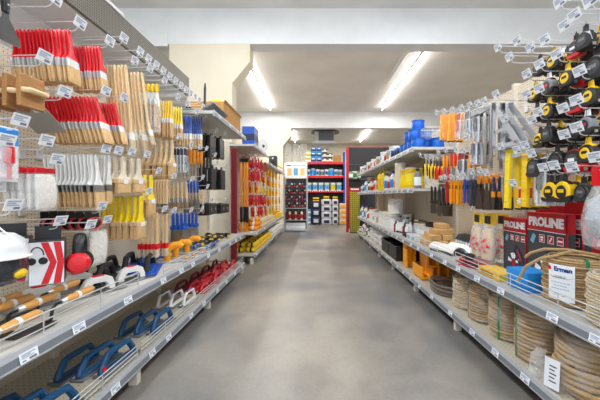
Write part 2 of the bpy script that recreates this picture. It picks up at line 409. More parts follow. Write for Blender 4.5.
# wire guards clipped along the shelf fronts
def guard(s, x, z, y0, y1, label, h=.075, rows=3, step=.33):
    b = MB(); L = y1 - y0
    k = Kind('wire_guard', 'shelf guard')
    for i in range(rows): b.cyl((0, 0, h * (i + 1) / rows), (0, L, h * (i + 1) / rows), .0030, n=5)
    k.part('rail', b.mesh('rail', 'wire_grey'))
    n = max(1, round(L / step)); b = MB()
    for i in range(n + 1): b.cyl((.003, L * i / n, -.003), (.003, L * i / n, h + .003), .0026, n=5)
    k.part('stay', b.mesh('stay', 'wire_grey'))
    place(k, (s * x, y0, z + .003), label, 'wire guards on the shelf fronts')
guard(-1, 1.035, .567, .55, 1.80, 'wire guard on the left middle shelf before the wooden trowels', .085)
guard(-1, 1.035, .567, 2.10, 3.02, 'wire guard on the left middle shelf before the blue floats', .06)
guard(-1, 1.04, .157, .62, 1.80, 'wire guard on the left bottom shelf before the nearest blue floats', .07)
guard(-1, 1.04, .157, 1.84, 3.02, 'wire guard on the left bottom shelf before the white handled floats', .07)
guard(-1, 1.04, .157, 3.06, 4.40, 'wire guard on the left bottom shelf before the red floats', .07)
guard(1, 1.135, .557, 1.10, 2.53, 'wire guard on the right middle shelf before the blue box', .085)
guard(1, 1.135, .557, 2.57, 3.58, 'wire guard on the right middle shelf before the white rolls', .085)
# ---------------------------------------------------------------- kinds of hanging goods: origin on the hook, x towards the aisle, z up
def flat_brush(w, L, hl, hcol, th=.016, fcol='white_plastic', bcol='bristle', name='paint_brush', mid=.013, fh=.034, neck=.55):
    k = Kind(name, 'paint brush'); h = w / 2; t = th / 2
    k.part('handle', MB().loft([(0, 0, .014, t * .35, .005), (0, 0, .008, t * .55, mid * .8), (0, 0, -.25 * hl, t * .72, mid), (0, 0, -neck * hl, t * .62, mid * .9), (0, 0, -.8 * hl, t * .7, mid * 1.4), (0, 0, -.93 * hl, t * .8, h * .92), (0, 0, -hl, t * .8, h * .96)], 10, .8).mesh('handle', hcol))
    f = MB().loft([(0, 0, -hl + .002, t * .84, h), (0, 0, -hl - fh, t * .84, h)], 12, .45)
    for q in (.25, .75): f.loft([(0, 0, -hl - fh * q - .002, t * .9, h * 1.01), (0, 0, -hl - fh * q + .002, t * .9, h * 1.01)], 12, .45)
    k.part('ferrule', f.mesh('ferrule', fcol))
    k.part('bristles', MB().loft([(0, 0, -hl - fh + .001, t * .76, h * .97), (0, 0, -L + .025, t * .92, h * 1.0), (0, 0, -L, t * .3, h * .98)], 12, .45).mesh('bristles', bcol))
    return k
def round_brush(L, hl, hcol, r=.013, bcol='bristle_dark', br=.016, name='round_brush', fcol='steel'):
    k = Kind(name, 'paint brush')
    k.part('handle', MB().lathe([(.003, .012), (.008, .008), (r * .7, -.1 * hl), (r, -.55 * hl), (r * .8, -.85 * hl), (r, -hl)], 10).mesh('handle', hcol))
    k.part('ferrule', MB().lathe([(r * 1.02, -hl), (br, -hl - .01), (br, -hl - .035), (br * .95, -hl - .036)], 10).mesh('ferrule', fcol))
    k.part('bristles', MB().lathe([(br * .92, -hl - .036), (br * 1.05, -L + .025), (br * .3, -L)], 10).mesh('bristles', bcol))
    return k
def stick_brush(L, hl, w, name='long_handled_brush', hcol='wood_pale', fcol='white_plastic', bcol='bristle_white', bend=.0):
    k = Kind(name, 'paint brush'); h = w / 2
    k.part('handle', MB().loft([(0, 0, .016, .004, .008), (0, 0, .004, .006, .014), (0, 0, -hl * .6, .006, .013), (0, 0, -hl * .85, .006, .012), (bend, 0, -hl, .007, h * .9)], 8, .6).mesh('handle', hcol))
    k.part('ferrule', MB().loft([(bend, 0, -hl, .009, h), (bend * 1.6, 0, -hl - .04, .009, h)], 10, .45).mesh('ferrule', fcol))
    k.part('bristles', MB().loft([(bend * 1.6, 0, -hl - .04, .008, h * .95), (bend * 2, 0, -L + .015, .010, h), (bend * 2.2, 0, -L, .004, h * .97)], 10, .45).mesh('bristles', bcol))
    return k
def sleeve_brush():
    k = flat_brush(.075, .30, .10, 'white_plastic', bcol='bristle', name='sleeved_paint_brush')
    k.part('handle_tip', MB().loft([(0, 0, .02, .004, .010), (0, 0, .012, .009, .020), (0, 0, -.035, .010, .021), (0, 0, -.04, .007, .014)], 10, .7).mesh('handle_tip', 'yellow_plastic'), 'yellow handle tip')
    k.part('sleeve', MB().loft([(0, 0, -.05, .012, .034), (0, 0, -.11, .014, .045), (0, 0, -.33, .014, .046)], 10, .5).mesh('sleeve', 'clear_bag'), 'clear plastic sleeve')
    return k
def block_brush(hcol='white_plastic', w=.14, name='block_brush', bcol='bristle', L=.20, hl=.10):
    k = Kind(name, 'paint brush'); h = w / 2
    k.part('handle', MB().loft([(0, 0, .014, .006, .010), (0, 0, .0, .010, .018), (0, 0, -hl * .6, .011, .017), (0, 0, -hl * .85, .012, .03), (0, 0, -hl, .014, h * .9)], 10, .7).mesh('handle', hcol))
    k.part('block', MB().rbox(0, 0, -hl - .015, .034, w, .032, .005).mesh('block', 'wood_pale'))
    k.part('bristles', MB().loft([(0, 0, -hl - .03, .015, h * .95), (0, 0, -L + .01, .017, h), (0, 0, -L, .010, h * .98)], 12, .4).mesh('bristles', bcol))
    k.part('label_sticker', MB().box(.0175, .0185, -.022, .022, -hl - .03, -hl - .002).mesh('label_sticker', 'card', smooth=0))
    return k
def chisel(hcol='amber', name='wood_chisel', L=.26, hl=.12):
    k = Kind(name, 'chisel')
    k.part('handle', MB().lathe([(.006, .012), (.014, .008), (.016, -.02), (.013, -.06), (.016, -hl + .02), (.010, -hl)], 10).mesh('handle', hcol))
    k.part('blade', MB().loft([(0, 0, -hl + .003, .005, .006), (0, 0, -hl - .02, .003, .012), (0, 0, -L + .015, .003, .012), (0, 0, -L, .0008, .012)], 8, .4).mesh('blade', 'steel'))
    return k
def scraper(hcol='blue_plastic', bw=.09, L=.30, hl=.15, bcol='steel', name='scraper', cat='scraper'):
    k = Kind(name, cat)
    k.part('handle', MB().loft([(0, 0, .014, .006, .009), (0, 0, 0, .011, .015), (0, 0, -hl * .6, .012, .014), (0, 0, -hl, .010, .022)], 10, .75).mesh('handle', hcol))
    k.part('blade_holder', MB().rbox(0, 0, -hl - .018, .018, bw * .9, .036, .006).mesh('blade_holder', hcol))
    k.part('blade', MB().prism([(-bw * .42, -hl - .03), (-bw / 2, -L), (bw / 2, -L), (bw * .42, -hl - .03)], -.0012, .0012, 'x').mesh('blade', bcol, smooth=0))
    return k
def putty_knife(hcol='black_plastic', bw=.10, L=.25, hl=.11, bcol='steel', name='putty_knife', tip='black_plastic'):
    k = Kind(name, 'putty knife')
    k.part('handle', MB().loft([(0, 0, .012, .006, .008), (0, 0, .002, .010, .014), (0, 0, -hl * .5, .011, .015), (0, 0, -hl, .008, .012)], 10, .75).mesh('handle', hcol))
    k.part('blade', MB().prism([(-.011, -hl + .006), (-.014, -hl - .02), (-bw / 2, -L + .03), (-bw / 2, -L), (bw / 2, -L), (bw / 2, -L + .03), (.014, -hl - .02), (.011, -hl + .006)], -.0011, .0011, 'x').mesh('blade', bcol, smooth=0))
    k.part('rivet', MB().cyl((-.0125, 0, -hl * .7), (.0125, 0, -hl * .7), .004, n=8).mesh('rivet', 'steel'))
    return k
def blister(col, item, w=.085, h=.16, name='blister_pack', icol2='steel', cat='tool pack', top=.05):
    """printed card with a moulded clear bubble and a tool inside"""
    k = Kind(name, cat)
    b = MB(); b.box(-.001, .001, -w / 2, w / 2, -h, .018); b.use(1); b.box(.0011, .0016, -w / 2, w / 2, -top, .012)
    k.part('backing_card', b.mesh('backing_card', 'card', col, smooth=0))
    k.part('tool', MB().lathe([(.004, -top - .005), (w * .16, -top - .01), (w * .18, -h * .62), (w * .08, -h * .66), (w * .06, -h + .012)], 8, (.014, 0, 0)).mesh('tool', item))
    k.part('bubble', MB().rbox(.014, 0, -(h + top) / 2, .026, w * .74, h - top - .01, .01).mesh('bubble', 'clear_bag'))
    return k
def screwdriver(hcol='red_plastic', L=.22, hl=.10, name='screwdriver', r=.013):
    k = Kind(name, 'screwdriver')
    k.part('handle', MB().lathe([(.004, .010), (r * .8, .006), (r, -.02), (r * .9, -.06), (r, -.08), (r * .55, -hl)], 8).mesh('handle', hcol))
    k.part('shaft', MB().lathe([(.0035, -hl + .002), (.0035, -L + .012), (.005, -L + .006), (.002, -L)], 8).mesh('shaft', 'steel'))
    return k
def pliers(hcol='black_plastic', hcol2='yellow_plastic', L=.20, name='pliers'):
    k = Kind(name, 'pliers')
    k.part('jaw', MB().loft([(0, 0, .014, .004, .004), (0, 0, -.01, .006, .009), (0, 0, -.045, .008, .016), (0, 0, -.07, .008, .014)], 8, .8).mesh('jaw', 'steel_dark'))
    for q in (-1, 1):
        p = [(0, q * .006, -.062), (0, q * .020, -.09), (0, q * .026, -.13), (0, q * .020, -.17), (0, q * .016, -L)]
        k.part('handle', MB().tube(p, [.007, .009, .010, .009, .007], 7).mesh('handle', hcol if q < 0 else hcol2))
    return k
def utility_knife(col='orange_plastic', name='utility_knife', L=.17):
    k = Kind(name, 'knife')
    k.part('body', MB().prism([(-.012, .012), (.010, .012), (.016, -.02), (.014, -L * .55), (.018, -L * .8), (.004, -L * .86), (-.014, -L * .84), (-.016, -.05)], -.008, .008, 'x', .002).mesh('body', col))
    k.part('slider', MB().rbox(.009, .002, -.05, .006, .012, .035, .002).mesh('slider', 'black_plastic'))
    k.part('blade', MB().prism([(-.010, -L * .84), (-.010, -L), (.006, -L * .86)], -.0006, .0006, 'x').mesh('blade', 'steel', smooth=0))
    return k
def level(L=.36, col='yellow_bright', w=.05, name='spirit_level', t=.02):
    k = Kind(name, 'spirit level')
    b = MB()
    b.prism([(-w / 2, .02), (w / 2, .02), (w / 2, -L), (-w / 2, -L)], -t / 2, t / 2, 'x', .002)
    k.part('body', b.mesh('body', col))
    for z in (-.055, -L * .5, -L + .045):
        k.part('vial', MB().cyl((0, -w * .30, z), (0, w * .30, z), t * .62, n=8).mesh('vial', 'lime_yellow'))
    k.part('end_cap', MB().rbox(0, 0, -L - .004, t * 1.1, w * 1.04, .012, .003).mesh('end_cap', 'black_plastic'))
    return k
def square(L=.46, w=.042, arm=.22, name='carpenters_square'):
    k = Kind(name, 'square')
    k.part('blade', MB().prism([(-w / 2, .02), (w / 2, .02), (w / 2, -L), (-w / 2, -L)], -.0015, .0015, 'x').mesh('blade', 'steel', smooth=0))
    k.part('stock', MB().rbox(0, -arm / 2 + w / 2, .004, .014, arm, .034, .003).mesh('stock', 'rail_grey'))
    g = MB()
    for i in range(22): g.box(.0016, .0019, w / 2 - (.018 if i % 5 == 0 else .010), w / 2 - .001, -.04 - i * .019, -.0385 - i * .019)
    k.part('scale_marks', g.mesh('scale_marks', 'print_black', smooth=0))
    return k
def triangle(S=.28, name='rafter_square'):
    k = Kind(name, 'square'); t = .003
    b = MB()
    def bar(p, q, wd):
        p, q = Vector(p), Vector(q); d = (q - p).normalized(); nn = Vector((-d.y, d.x)) * wd / 2
        b.prism([tuple(p + nn), tuple(p - nn), tuple(q - nn), tuple(q + nn)], -t / 2, t / 2, 'x')
    bar((-.10, .02), (-.10, -S), .036); bar((-.115, .012), (.14, -S + .01), .04); bar((-.11, -S + .006), (.16, -S + .006), .03); bar((-.10, -S * .62), (.03, -S * .62), .022)
    k.part('frame', b.mesh('frame', 'rail_grey', smooth=0))
    k.part('fence', MB().rbox(0, -.122, -S / 2 + .01, .022, .012, S + .03, .002).mesh('fence', 'steel'))
    return k
def tape(scheme, r=.040, name='tape_measure'):
    """tape measure hanging by its card, its round side to the aisle"""
    c1, c2, c3 = {'yb': ('black_plastic', 'yellow_plastic', 'black_plastic'), 'by': ('yellow_plastic', 'black_plastic', 'yellow_plastic'), 'gr': ('grey_plastic', 'black_plastic', 'red_plastic'), 'rb': ('black_plastic', 'red_plastic', 'card'), 'kk': ('black_plastic', 'dark_grey', 'grey_plastic')}[scheme]
    k = Kind(name, 'tape measure'); zc = -.035 - r
    out = []
    for i in range(14):
        a = PI * 1.15 * i / 13 - .25; out.append((r * math.cos(a), zc + r * math.sin(a)))
    out += [(-r * 1.0, zc - r * .75), (-r * .7, zc - r * .95), (r * .85, zc - r * .95), (r * 1.05, zc - r * .7)]
    k.part('case', MB().prism(out, -.02, .02, 'x', .006).mesh('case', c1))
    k.part('face_disc', MB().cyl((.0195, 0, zc), (.0225, 0, zc), r * .66, r * .60, 18).mesh('face_disc', 'dark_grey' if scheme == 'rb' else c2))
    low = [(r * 1.08, zc - r * .30), (r * 1.08, zc - r * .72), (r * .87, zc - r * .98), (-r * .72, zc - r * .98), (-r * 1.03, zc - r * .76), (-r * 1.03, zc - r * .45), (-r * .3, zc - r * .62)]
    k.part('bumper', MB().prism(low, -.0212, .0212, 'x', .004).mesh('bumper', 'black_plastic' if c1 != 'black_plastic' else (c2 if scheme == 'rb' else 'rubber')))
    k.part('hang_card', MB().prism([(-.012, -.002), (.012, -.002), (.016, -.036), (-.016, -.036)], -.003, .003, 'x', .001).mesh('hang_card', {'yb': 'yellow_plastic', 'by': 'black_plastic', 'gr': 'card', 'rb': 'black_plastic', 'kk': 'black_plastic'}[scheme]))
    k.part('badge', MB().rbox(.0225, 0, zc + r * .1, .002, r * .75, r * .32, .001).mesh('badge', c3))
    k.part('grip_band', MB().tube([(0, r * 1.03 * math.cos(a), zc + r * 1.03 * math.sin(a)) for a in [PI * (.25 + .65 * i / 9) for i in range(10)]], .012, 6, flat=.45).mesh('grip_band', c2))
    k.part('end_hook', MB().box(-.008, .008, r * 1.04, r * 1.12, zc - r * .95, zc - r * .62).mesh('end_hook', 'steel', smooth=0))
    k.part('hang_strap', MB().tube([(0, 0, .010), (0, -.004, -.01), (0, -.006, zc + r * .98)], .004, 5, flat=1).mesh('hang_strap', 'black_plastic'))
    return k
def hang_card_tag():
    k = Kind('swing_tag', 'tag'); return k
def folded_cloth_pack(col, name, cat, top='red_plastic', w=.11, h=.17):
    """clear bag of white goods under a coloured header strip"""
    k = Kind(name, cat)
    k.part('header', MB().rbox(0, 0, -.006, .010, w, .026, .003).mesh('header', top), 'red header strip')
    m = MB().loft([(0, 0, -.022, .006, w * .47), (0, 0, -.06, .014, w * .49), (0, .004, -.12, .018, w * .5), (0, 0, -h + .012, .012, w * .48), (0, 0, -h, .004, w * .45)], 14, .7).mesh('contents', col)
    k.part('contents', jit(m, .004, 2, 30))
    k.part('bag', jit(MB().loft([(0, 0, -.015, .006, w * .5), (0, 0, -.06, .019, w * .53), (0, .004, -.12, .023, w * .54), (0, 0, -h - .01, .012, w * .52)], 16, .6).mesh('bag', 'clear_bag'), .004, 5, 30), 'clear plastic bag')
    return k
HOOKS = {}
def hook_kind(L, tag=True):
    key = (round(L, 2), tag)
    if key in HOOKS: return HOOKS[key]
    k = Kind('display_hook', 'hook')
    k.part('prong', MB().tube([(0, 0, 0), (L - .02, 0, 0), (L - .004, 0, .006), (L + .004, 0, .02)], .0028, 6).mesh('prong', 'chrome'))
    k.part('mount_plate', MB().rbox(.004, 0, .012, .008, .04, .06, .003).mesh('mount_plate', 'chrome'))
    if tag:
        k.part('label_arm', MB().tube([(0, 0, .034), (L + .012, 0, .046)], .0024, 6).mesh('label_arm', 'chrome'))
        b = MB(); b.at(L + .015, 0, .038, 0, .35, 0)
        w, h = .068, .046
        b.box(0, .0016, -w / 2, w / 2, -h / 2, h / 2); b.use(1)
        for z, a, c, t in ((.30, -.4, .35, .07), (.12, -.4, .1, .06), (-.04, -.4, .28, .05)): b.box(.0017, .0021, w * a, w * c, h * (z - t), h * (z + t))
        b.use(2); b.box(.0017, .0021, w * .02, w * .38, -h * .38, -h * .18)
        k.part('price_tag', b.mesh('price_tag', 'card', 'print_grey', 'tag_ink', smooth=0), 'small white printed price tag')
    HOOKS[key] = k; return k
RV = random.Random(5)
def hang(s, px, py, kinds, n, pitch, desc, where, group=None, L=None, X=None, hook=True, Y=None, Z=None, tag=True, tilt=0.0, dy=0.0):
    """one hook and the goods on it; (px, py) is where the front item's hanging point stands in the picture"""
    xb = 1.55 if s < 0 else 1.65
    X = X or (1.15 if s < 0 else 1.25)
    Y = Y or Yat(px, s * X); Z = Z or Zat(py, Y)
    rz = 0 if s < 0 else PI
    if hook: place(hook_kind(L or (xb - X + .03), tag), (s * (xb - .003), Y, Z), 'chrome wire hook with price tag, ' + where, 'display hooks', rz)
    if not isinstance(kinds, (list, tuple)): kinds = [kinds]
    if not isinstance(desc, (list, tuple)): desc = [desc]
    for i in range(n):
        lb = desc[i % len(desc)] + (', %s from the aisle, ' % ORD[i] if n > 1 else ', ') + where
        place(kinds[i % len(kinds)], (s * (X + .006 + i * pitch), Y + RV.uniform(-.003, .003) + dy, Z - .006), lb, group or 'goods ' + where, rz + RV.uniform(-.04, .04), 0, tilt + RV.uniform(-.03, .03))
# ---------------------------------------------------------------- left wall: brushes and painting tools
RB75 = flat_brush(.075, .245, .135, 'red_plastic', fcol='ferrule_silver'); RB50 = flat_brush(.052, .235, .13, 'red_plastic', fcol='ferrule_silver')
WB75 = flat_brush(.078, .262, .15, 'white_plastic', fcol='steel', bcol='bristle', neck=.45); WB50 = flat_brush(.05, .255, .15, 'white_plastic', fcol='steel', neck=.45)
STK = stick_brush(.52, .40, .05); STK2 = stick_brush(.47, .37, .04, bend=.008)
SLV = sleeve_brush(); YB = flat_brush(.058, .28, .13, 'yellow_plastic', th=.017, bcol='bristle'); YB2 = flat_brush(.05, .27, .14, 'yellow_bright', bcol='bristle')
BLB = flat_brush(.055, .31, .16, 'blue_plastic', bcol='wood_pale', fcol='white_plastic', fh=.05)
WDB = block_brush('wood_pale', .105, 'wooden_block_brush', 'bristle', .30, .17)
CHS = chisel('amber'); BLKB = blister('navy', 'black_plastic', .08, .20)
WBL = block_brush('cream_plastic', .135, 'wide_block_brush', 'bristle', .21, .12)
WST = stick_brush(.25, .17, .035, 'wooden_handle_brush', 'wood_pale', 'steel', 'bristle_dark')
RND = round_brush(.24, .13, 'wood_pale')
YBL = block_brush('yellow_bright', .10, 'yellow_block_brush', 'bristle', .27, .155)
RFB = stick_brush(.31, .21, .045, 'red_ferrule_brush', 'wood_pale', 'red_plastic', 'bristle_white')
BSC = scraper('blue_plastic', .11, .245, .095); BSC2 = putty_knife('blue_plastic', .09, .24)
# top row
hang(-1, 22, 2, RB75, 0, .02, '', 'empty, nearest in the top row', Y=1.20, Z=1.87)
hang(-1, 42, 2, RB75, 0, .02, '', 'empty, second in the top row', Y=1.31, Z=1.90)
hang(-1, 70, 31, RB75, 15, .0185, 'red-handled flat paint brush', 'on top hook of wide red brushes', tilt=-.14)
hang(-1, 101, 48, RB50, 10, .0175, 'red-handled narrow paint brush', 'on top hook of narrow red brushes', tilt=-.14)
hang(-1, 108, 37, RB75, 0, .02, '', 'empty, beside the long wooden handles', Y=1.78, Z=1.97)
hang(-1, 127, 67, STK, 7, .022, 'pale wooden long-handled brush', 'on top hook of tallest handles', tilt=-.10)
hang(-1, 143, 74, [STK2, STK], 6, .024, 'pale wooden long-handled brush', 'on second hook of tall handles', tilt=-.10)
hang(-1, 158, 86, SLV, 5, .03, 'yellow-tipped brush in clear sleeve', 'on top hook of sleeved brushes')
hang(-1, 172, 102, YB, 7, .02, 'yellow-handled paint brush', 'on top hook of yellow brushes')
hang(-1, 182, 108, YB2, 6, .021, 'bright yellow-handled paint brush', 'on next hook of yellow brushes')
hang(-1, 192, 116, BLB, 6, .024, 'blue-handled paint brush', 'on top hook of blue brushes')
hang(-1, 202, 118, BLB, 5, .024, 'blue-handled paint brush', 'on last hook of blue brushes')
for i in range(15):
    hang(-1, 0, 0, RB75, 0, .02, '', '%s empty one of the row below the canopy' % ORD[i], Y=1.98 + .10 * i, Z=1.985 if i < 11 else 1.955, X=1.17)
# second row
hang(-1, 97, 98, RB75, 15, .0195, 'red-handled flat paint brush', 'on second-row hook of wide red brushes', tilt=-.27)
hang(-1, 116, 104, RB50, 8, .018, 'red-handled narrow paint brush', 'on second-row hook of narrow red brushes', tilt=-.27)
hang(-1, 173, 141, WDB, 6, .044, 'wooden-handled block brush', 'on hook of wide wooden brushes')
hang(-1, 186, 149, BLKB, 5, .03, 'dark blister-packed roller', 'on hook beside the wooden brushes')
hang(-1, 195, 151, CHS, 4, .035, 'amber-handled wood chisel', 'on nearer hook of amber chisels')
hang(-1, 202, 152, CHS, 4, .035, 'amber-handled wood chisel', 'on farther hook of amber chisels')
SRF = screwdriver('black_plastic', .25, .12)
hang(-1, 211, 158, SRF, 4, .035, 'black-handled file', 'on hook beyond the amber chisels')
# third row
hang(-1, 97, 156, WB75, 14, .0205, 'white-handled flat paint brush', 'on hook of wide white brushes', tilt=-.10)
hang(-1, 110, 157, WB50, 6, .02, 'white-handled narrow paint brush', 'on hook of narrow white brushes')
hang(-1, 124, 158, WBL, 3, .05, 'cream-handled wide block brush', 'on nearer hook of block brushes')
hang(-1, 140, 160, WBL, 4, .05, 'cream-handled wide block brush', 'on farther hook of block brushes')
hang(-1, 152, 176, YBL, 2, .045, 'yellow-handled block brush', 'on hook beside cream block brushes')
hang(-1, 168, 181, WST, 9, .022, 'slim wooden-handled brush', 'on hook of slim wooden brushes')
hang(-1, 187, 183, RND, 7, .038, 'round wooden-handled brush', 'on hook of round brushes')
hang(-1, 198, 181, BSC2, 4, .03, 'blue-handled putty knife', 'on hook above farther round brushes')
hang(-1, 203, 190, RND, 6, .036, 'round wooden-handled brush', 'on farthest hook of round brushes')
# fourth row
hang(-1, 142, 197, YBL, 7, .04, 'yellow-handled wide block brush', 'on hook of seven yellow brushes')
hang(-1, 158, 214, RFB, 5, .03, 'wooden brush with red ferrule', 'on nearer hook of red-ferrule brushes')
hang(-1, 168, 215, RFB, 4, .03, 'wooden brush with red ferrule', 'on farther hook of red-ferrule brushes')
hang(-1, 186, 214, BSC, 4, .036, 'blue-handled wide scraper', 'on nearer hook of blue scrapers')
hang(-1, 197, 213, BSC, 4, .036, 'blue-handled wide scraper', 'on farther hook of blue scrapers')
# near end: bags, trowels, scrapers cut by the picture's edge
BAG = folded_cloth_pack('cloth_white', 'dust_cover_pack', 'bag', w=.10, h=.165)
hang(-1, 46, 168, BAG, 5, .032, 'clear bag of white cloth', 'on hook left of white brushes')
def plastering_trowel(name='finishing_trowel'):
    k = Kind(name, 'trowel')
    k.part('blade', MB().prism([(-.05, -.01), (.05, -.01), (.052, -.25), (-.052, -.25)], -.001, .001, 'x').mesh('blade', 'steel_dark', smooth=0))
    k.part('bracket', MB().rbox(-.010, 0, -.13, .018, .02, .17, .003).mesh('bracket', 'steel'))
    k.part('grip', MB().tube([(-.045, 0, -.06), (-.048, 0, -.10), (-.048, 0, -.16), (-.045, 0, -.20)], [.010, .014, .014, .010], 8).mesh('grip', 'black_plastic'))
    return k
FT = plastering_trowel()
# a broad steel float lies out over the near hook of the second row
def steel_float():
    k = Kind('steel_float', 'trowel')
    k.part('blade', MB().prism([(-.06, -.13), (.06, -.13), (.06, .12), (-.06, .12)], -.0015, .0015, 'z').mesh('blade', 'steel_sheet', smooth=0))
    k.part('rib', MB().rbox(0, 0, .008, .016, .2, .012, .003).mesh('rib', 'steel_dark'))
    k.part('grip', MB().tube([(0, -.075, .012), (0, -.07, .045), (0, -.03, .055), (0, .03, .055), (0, .07, .045), (0, .075, .012)], [.006, .009, .013, .013, .009, .006], 8).mesh('grip', 'wood_brown'))
    k.part('sticker', MB().box(.01, .05, -.10, -.03, -.0021, -.0016).mesh('sticker', 'card', smooth=0))
    return k
place(steel_float(), (-1.235, 1.37, 1.45), 'large grey steel float jutting out left of red brushes', rz=.25, ry=-.12, rx=-.42)
hang(-1, 40, 103, FT, 0, .03, '', 'above the grey steel float', Y=1.36, Z=1.52)
WSC = Kind('wooden_float', 'float')
WSC.part('board', MB().rbox(0, 0, -.105, .018, .11, .13, .003).mesh('board', 'wood_brown'))
WSC.part('grip', MB().tube([(.008, -.045, -.105), (.032, -.035, -.105), (.032, .035, -.105), (.008, .045, -.105)], .011, 8).mesh('grip', 'wood_pale'))
WSC.part('cord', MB().tube([(0, 0, 0), (0, .012, -.02), (0, 0, -.042), (0, -.012, -.02)], .002, 5, closed=True).mesh('cord', 'rope_pale'))
hang(-1, 33, 66, WSC, 4, .062, 'brown wooden plastering float', 'on near hook below the scraper')
TK = putty_knife('black_plastic', .11, .20, .09, 'steel_dark', name='filling_knife')
hang(-1, 6, -14, TK, 1, .03, 'broad steel filling knife', 'on near hook by left picture edge')
BC = blister('blue_card', 'red_plastic', .09, .19, 'roller_pack')
hang(-1, 8, 130, BC, 3, .045, 'blue-headed roller pack', 'on near hook at left picture edge', X=1.17)
PC = blister('sky_card', 'white_plastic', .10, .15, 'sponge_pack')
hang(-1, -6, 150, PC, 3, .045, 'pale blue sponge pack', 'on nearest hook at left edge', X=1.2)
hang(-1, 20, 152, PC, 0, .045, '', 'above the bags of white cloth', Y=1.27, Z=1.29)
# red and black safety glasses packs under the white brushes
SG = Kind('safety_glasses_pack', 'safety glasses')
SG.part('lens', MB().prism([(.03 * math.cos(a) * 1.6, -.05 + .028 * math.sin(a)) for a in [2 * PI * i / 14 for i in range(14)]], -.012, .012, 'x', .004).mesh('lens', 'lens_dark'))
SG.part('frame', MB().tube([(.012, .05 * math.cos(a), -.05 + .031 * math.sin(a)) for a in [2 * PI * i / 16 for i in range(16)]], .004, 5, closed=True).mesh('frame', 'red_plastic'))
SG.part('header_card', MB().box(-.001, .001, -.05, .05, -.02, .015).mesh('header_card', 'black_plastic', smooth=0))
hang(-1, 93, 213, SG, 6, .045, 'dark safety glasses', 'on hook above the ear muffs', X=1.17)
CB = folded_cloth_pack('cloth_white', 'overall_bag', 'bag', 'clear_plastic', .14, .20)
hang(-1, 99, 226, CB, 2, .05, 'clear bag of white overalls', 'behind the red ear muffs', X=1.22)
# ear defenders and their boxes
def earmuffs():
    k = Kind('ear_muffs', 'ear muffs')
    b = MB()
    pts = [(.055 * math.sin(a), 0, .07 * math.cos(a) - .075) for a in [PI * (-.62 + 1.24 * i / 18) for i in range(19)]]
    k.part('headband', b.tube(pts, .022, 8, flat=.28, up=(0, 0, 1)).mesh('headband', 'black_plastic'))
    for q in (-1, 1):
        k.part('cup', MB().lathe([(.012, .034), (.036, .030), (.047, .016), (.050, 0), (.048, -.004)], 18, (q * .052, 0, -.135), 'x', 1).mesh('cup', 'red_plastic') if q > 0 else MB().lathe([(.048, .004), (.050, 0), (.047, -.016), (.036, -.030), (.012, -.034)], 18, (q * .052, 0, -.135), 'x', 1).mesh('cup', 'red_plastic'), 'red ear cup')
        k.part('cushion', MB().lathe([(.03, -.010), (.048, -.008), (.052, 0), (.048, .008), (.03, .010)], 18, (q * .040, 0, -.135), 'x').mesh('cushion', 'rubber'), 'black ear cushion')
        k.part('slider', MB().rbox(q * .056, 0, -.095, .010, .018, .05, .003).mesh('slider', 'black_plastic'))
    return k
hang(-1, 81, 232, earmuffs(), 1, .1, 'red and black ear muffs', 'above the white handled floats', X=1.13)
def muff_box():
    k = Kind('ear_muff_box', 'box')
    b = MB(); b.rbox(0, 0, -.135, .105, .12, .19, .002); k.part('carton', b.mesh('carton', 'dark_grey'))
    f = MB(); f.box(.0528, .0535, -.058, .058, -.228, -.045); k.part('front_panel', f.mesh('front_panel', 'card', smooth=0))
    c = MB()
    for o in (0, .042):
        c.prism([(-.02 + o, -.046), (.005 + o, -.046), (.034 + o * .6, -.135), (.005 + o, -.227), (-.02 + o, -.227), (.010 + o * .6, -.135)], .0536, .0540, 'x')
    k.part('chevron', c.mesh('chevron', 'red_plastic', smooth=0), 'red printed chevrons')
    e = MB(); e.tube([(.0545, -.032 + .022 * math.sin(a), -.10 + .035 * math.cos(a)) for a in [PI * (-.5 + i / 10) for i in range(11)]], .0025, 5)
    e.lathe([(.016, 0), (.012, .004)], 12, (.054, -.012, -.125), 'x'); e.lathe([(.016, 0), (.012, .004)], 12, (.054, -.050, -.125), 'x')
    k.part('printed_picture', e.mesh('printed_picture', 'black_plastic'))
    k.part('hang_flap', MB().box(-.002, .002, -.045, .045, -.04, .02).mesh('hang_flap', 'black_plastic', smooth=0))
    return k
for o in bpy.data.objects:
    if o.name.startswith('ear_muffs'): o.rotation_euler.z = -1.05
MBX = muff_box()
hang(-1, 50, 229, MBX, 1, .13, 'grey ear muff box with red chevrons', 'left of the red ear muffs', X=1.19, tilt=0)
for o in bpy.data.objects:
    if o.name.startswith('ear_muff_box'): o.rotation_euler.z = -.95
b2 = place(MBX, (-1.33, 1.36, .96), 'second ear muff box, half hidden behind the front one', rz=-.95)
# white domed cap in a clear bag with a dark visor bag below, at the picture's edge
k = Kind('face_shield', 'face shield')
k.part('dome', MB().lathe([(.004, .062), (.045, .055), (.078, .030), (.095, -.01), (.100, -.045), (.104, -.05), (.098, -.052), (.09, -.02)], 24, (0, 0, -.10)).mesh('dome', 'shield_white'))
k.part('rim', MB().tube([(.104 * math.cos(a), .104 * math.sin(a), -.15) for a in [2 * PI * i / 24 for i in range(24)]], .005, 6, closed=True).mesh('rim', 'white_plastic'))
k.part('strap', MB().tube([(0, -.03, 0.0), (.03, -.03, -.03), (.05, -.02, -.055)], .006, 6, flat=.4).mesh('strap', 'white_plastic'))
m = MB().loft([(0, 0, -.15, .07, .085), (0, 0, -.20, .085, .10), (0, 0, -.25, .07, .085), (0, 0, -.275, .03, .05)], 18, .8).mesh('visor_bag', 'smoke_bag')
k.part('visor_bag', jit(m, .012, 3, 18), 'dark crumpled plastic bag')
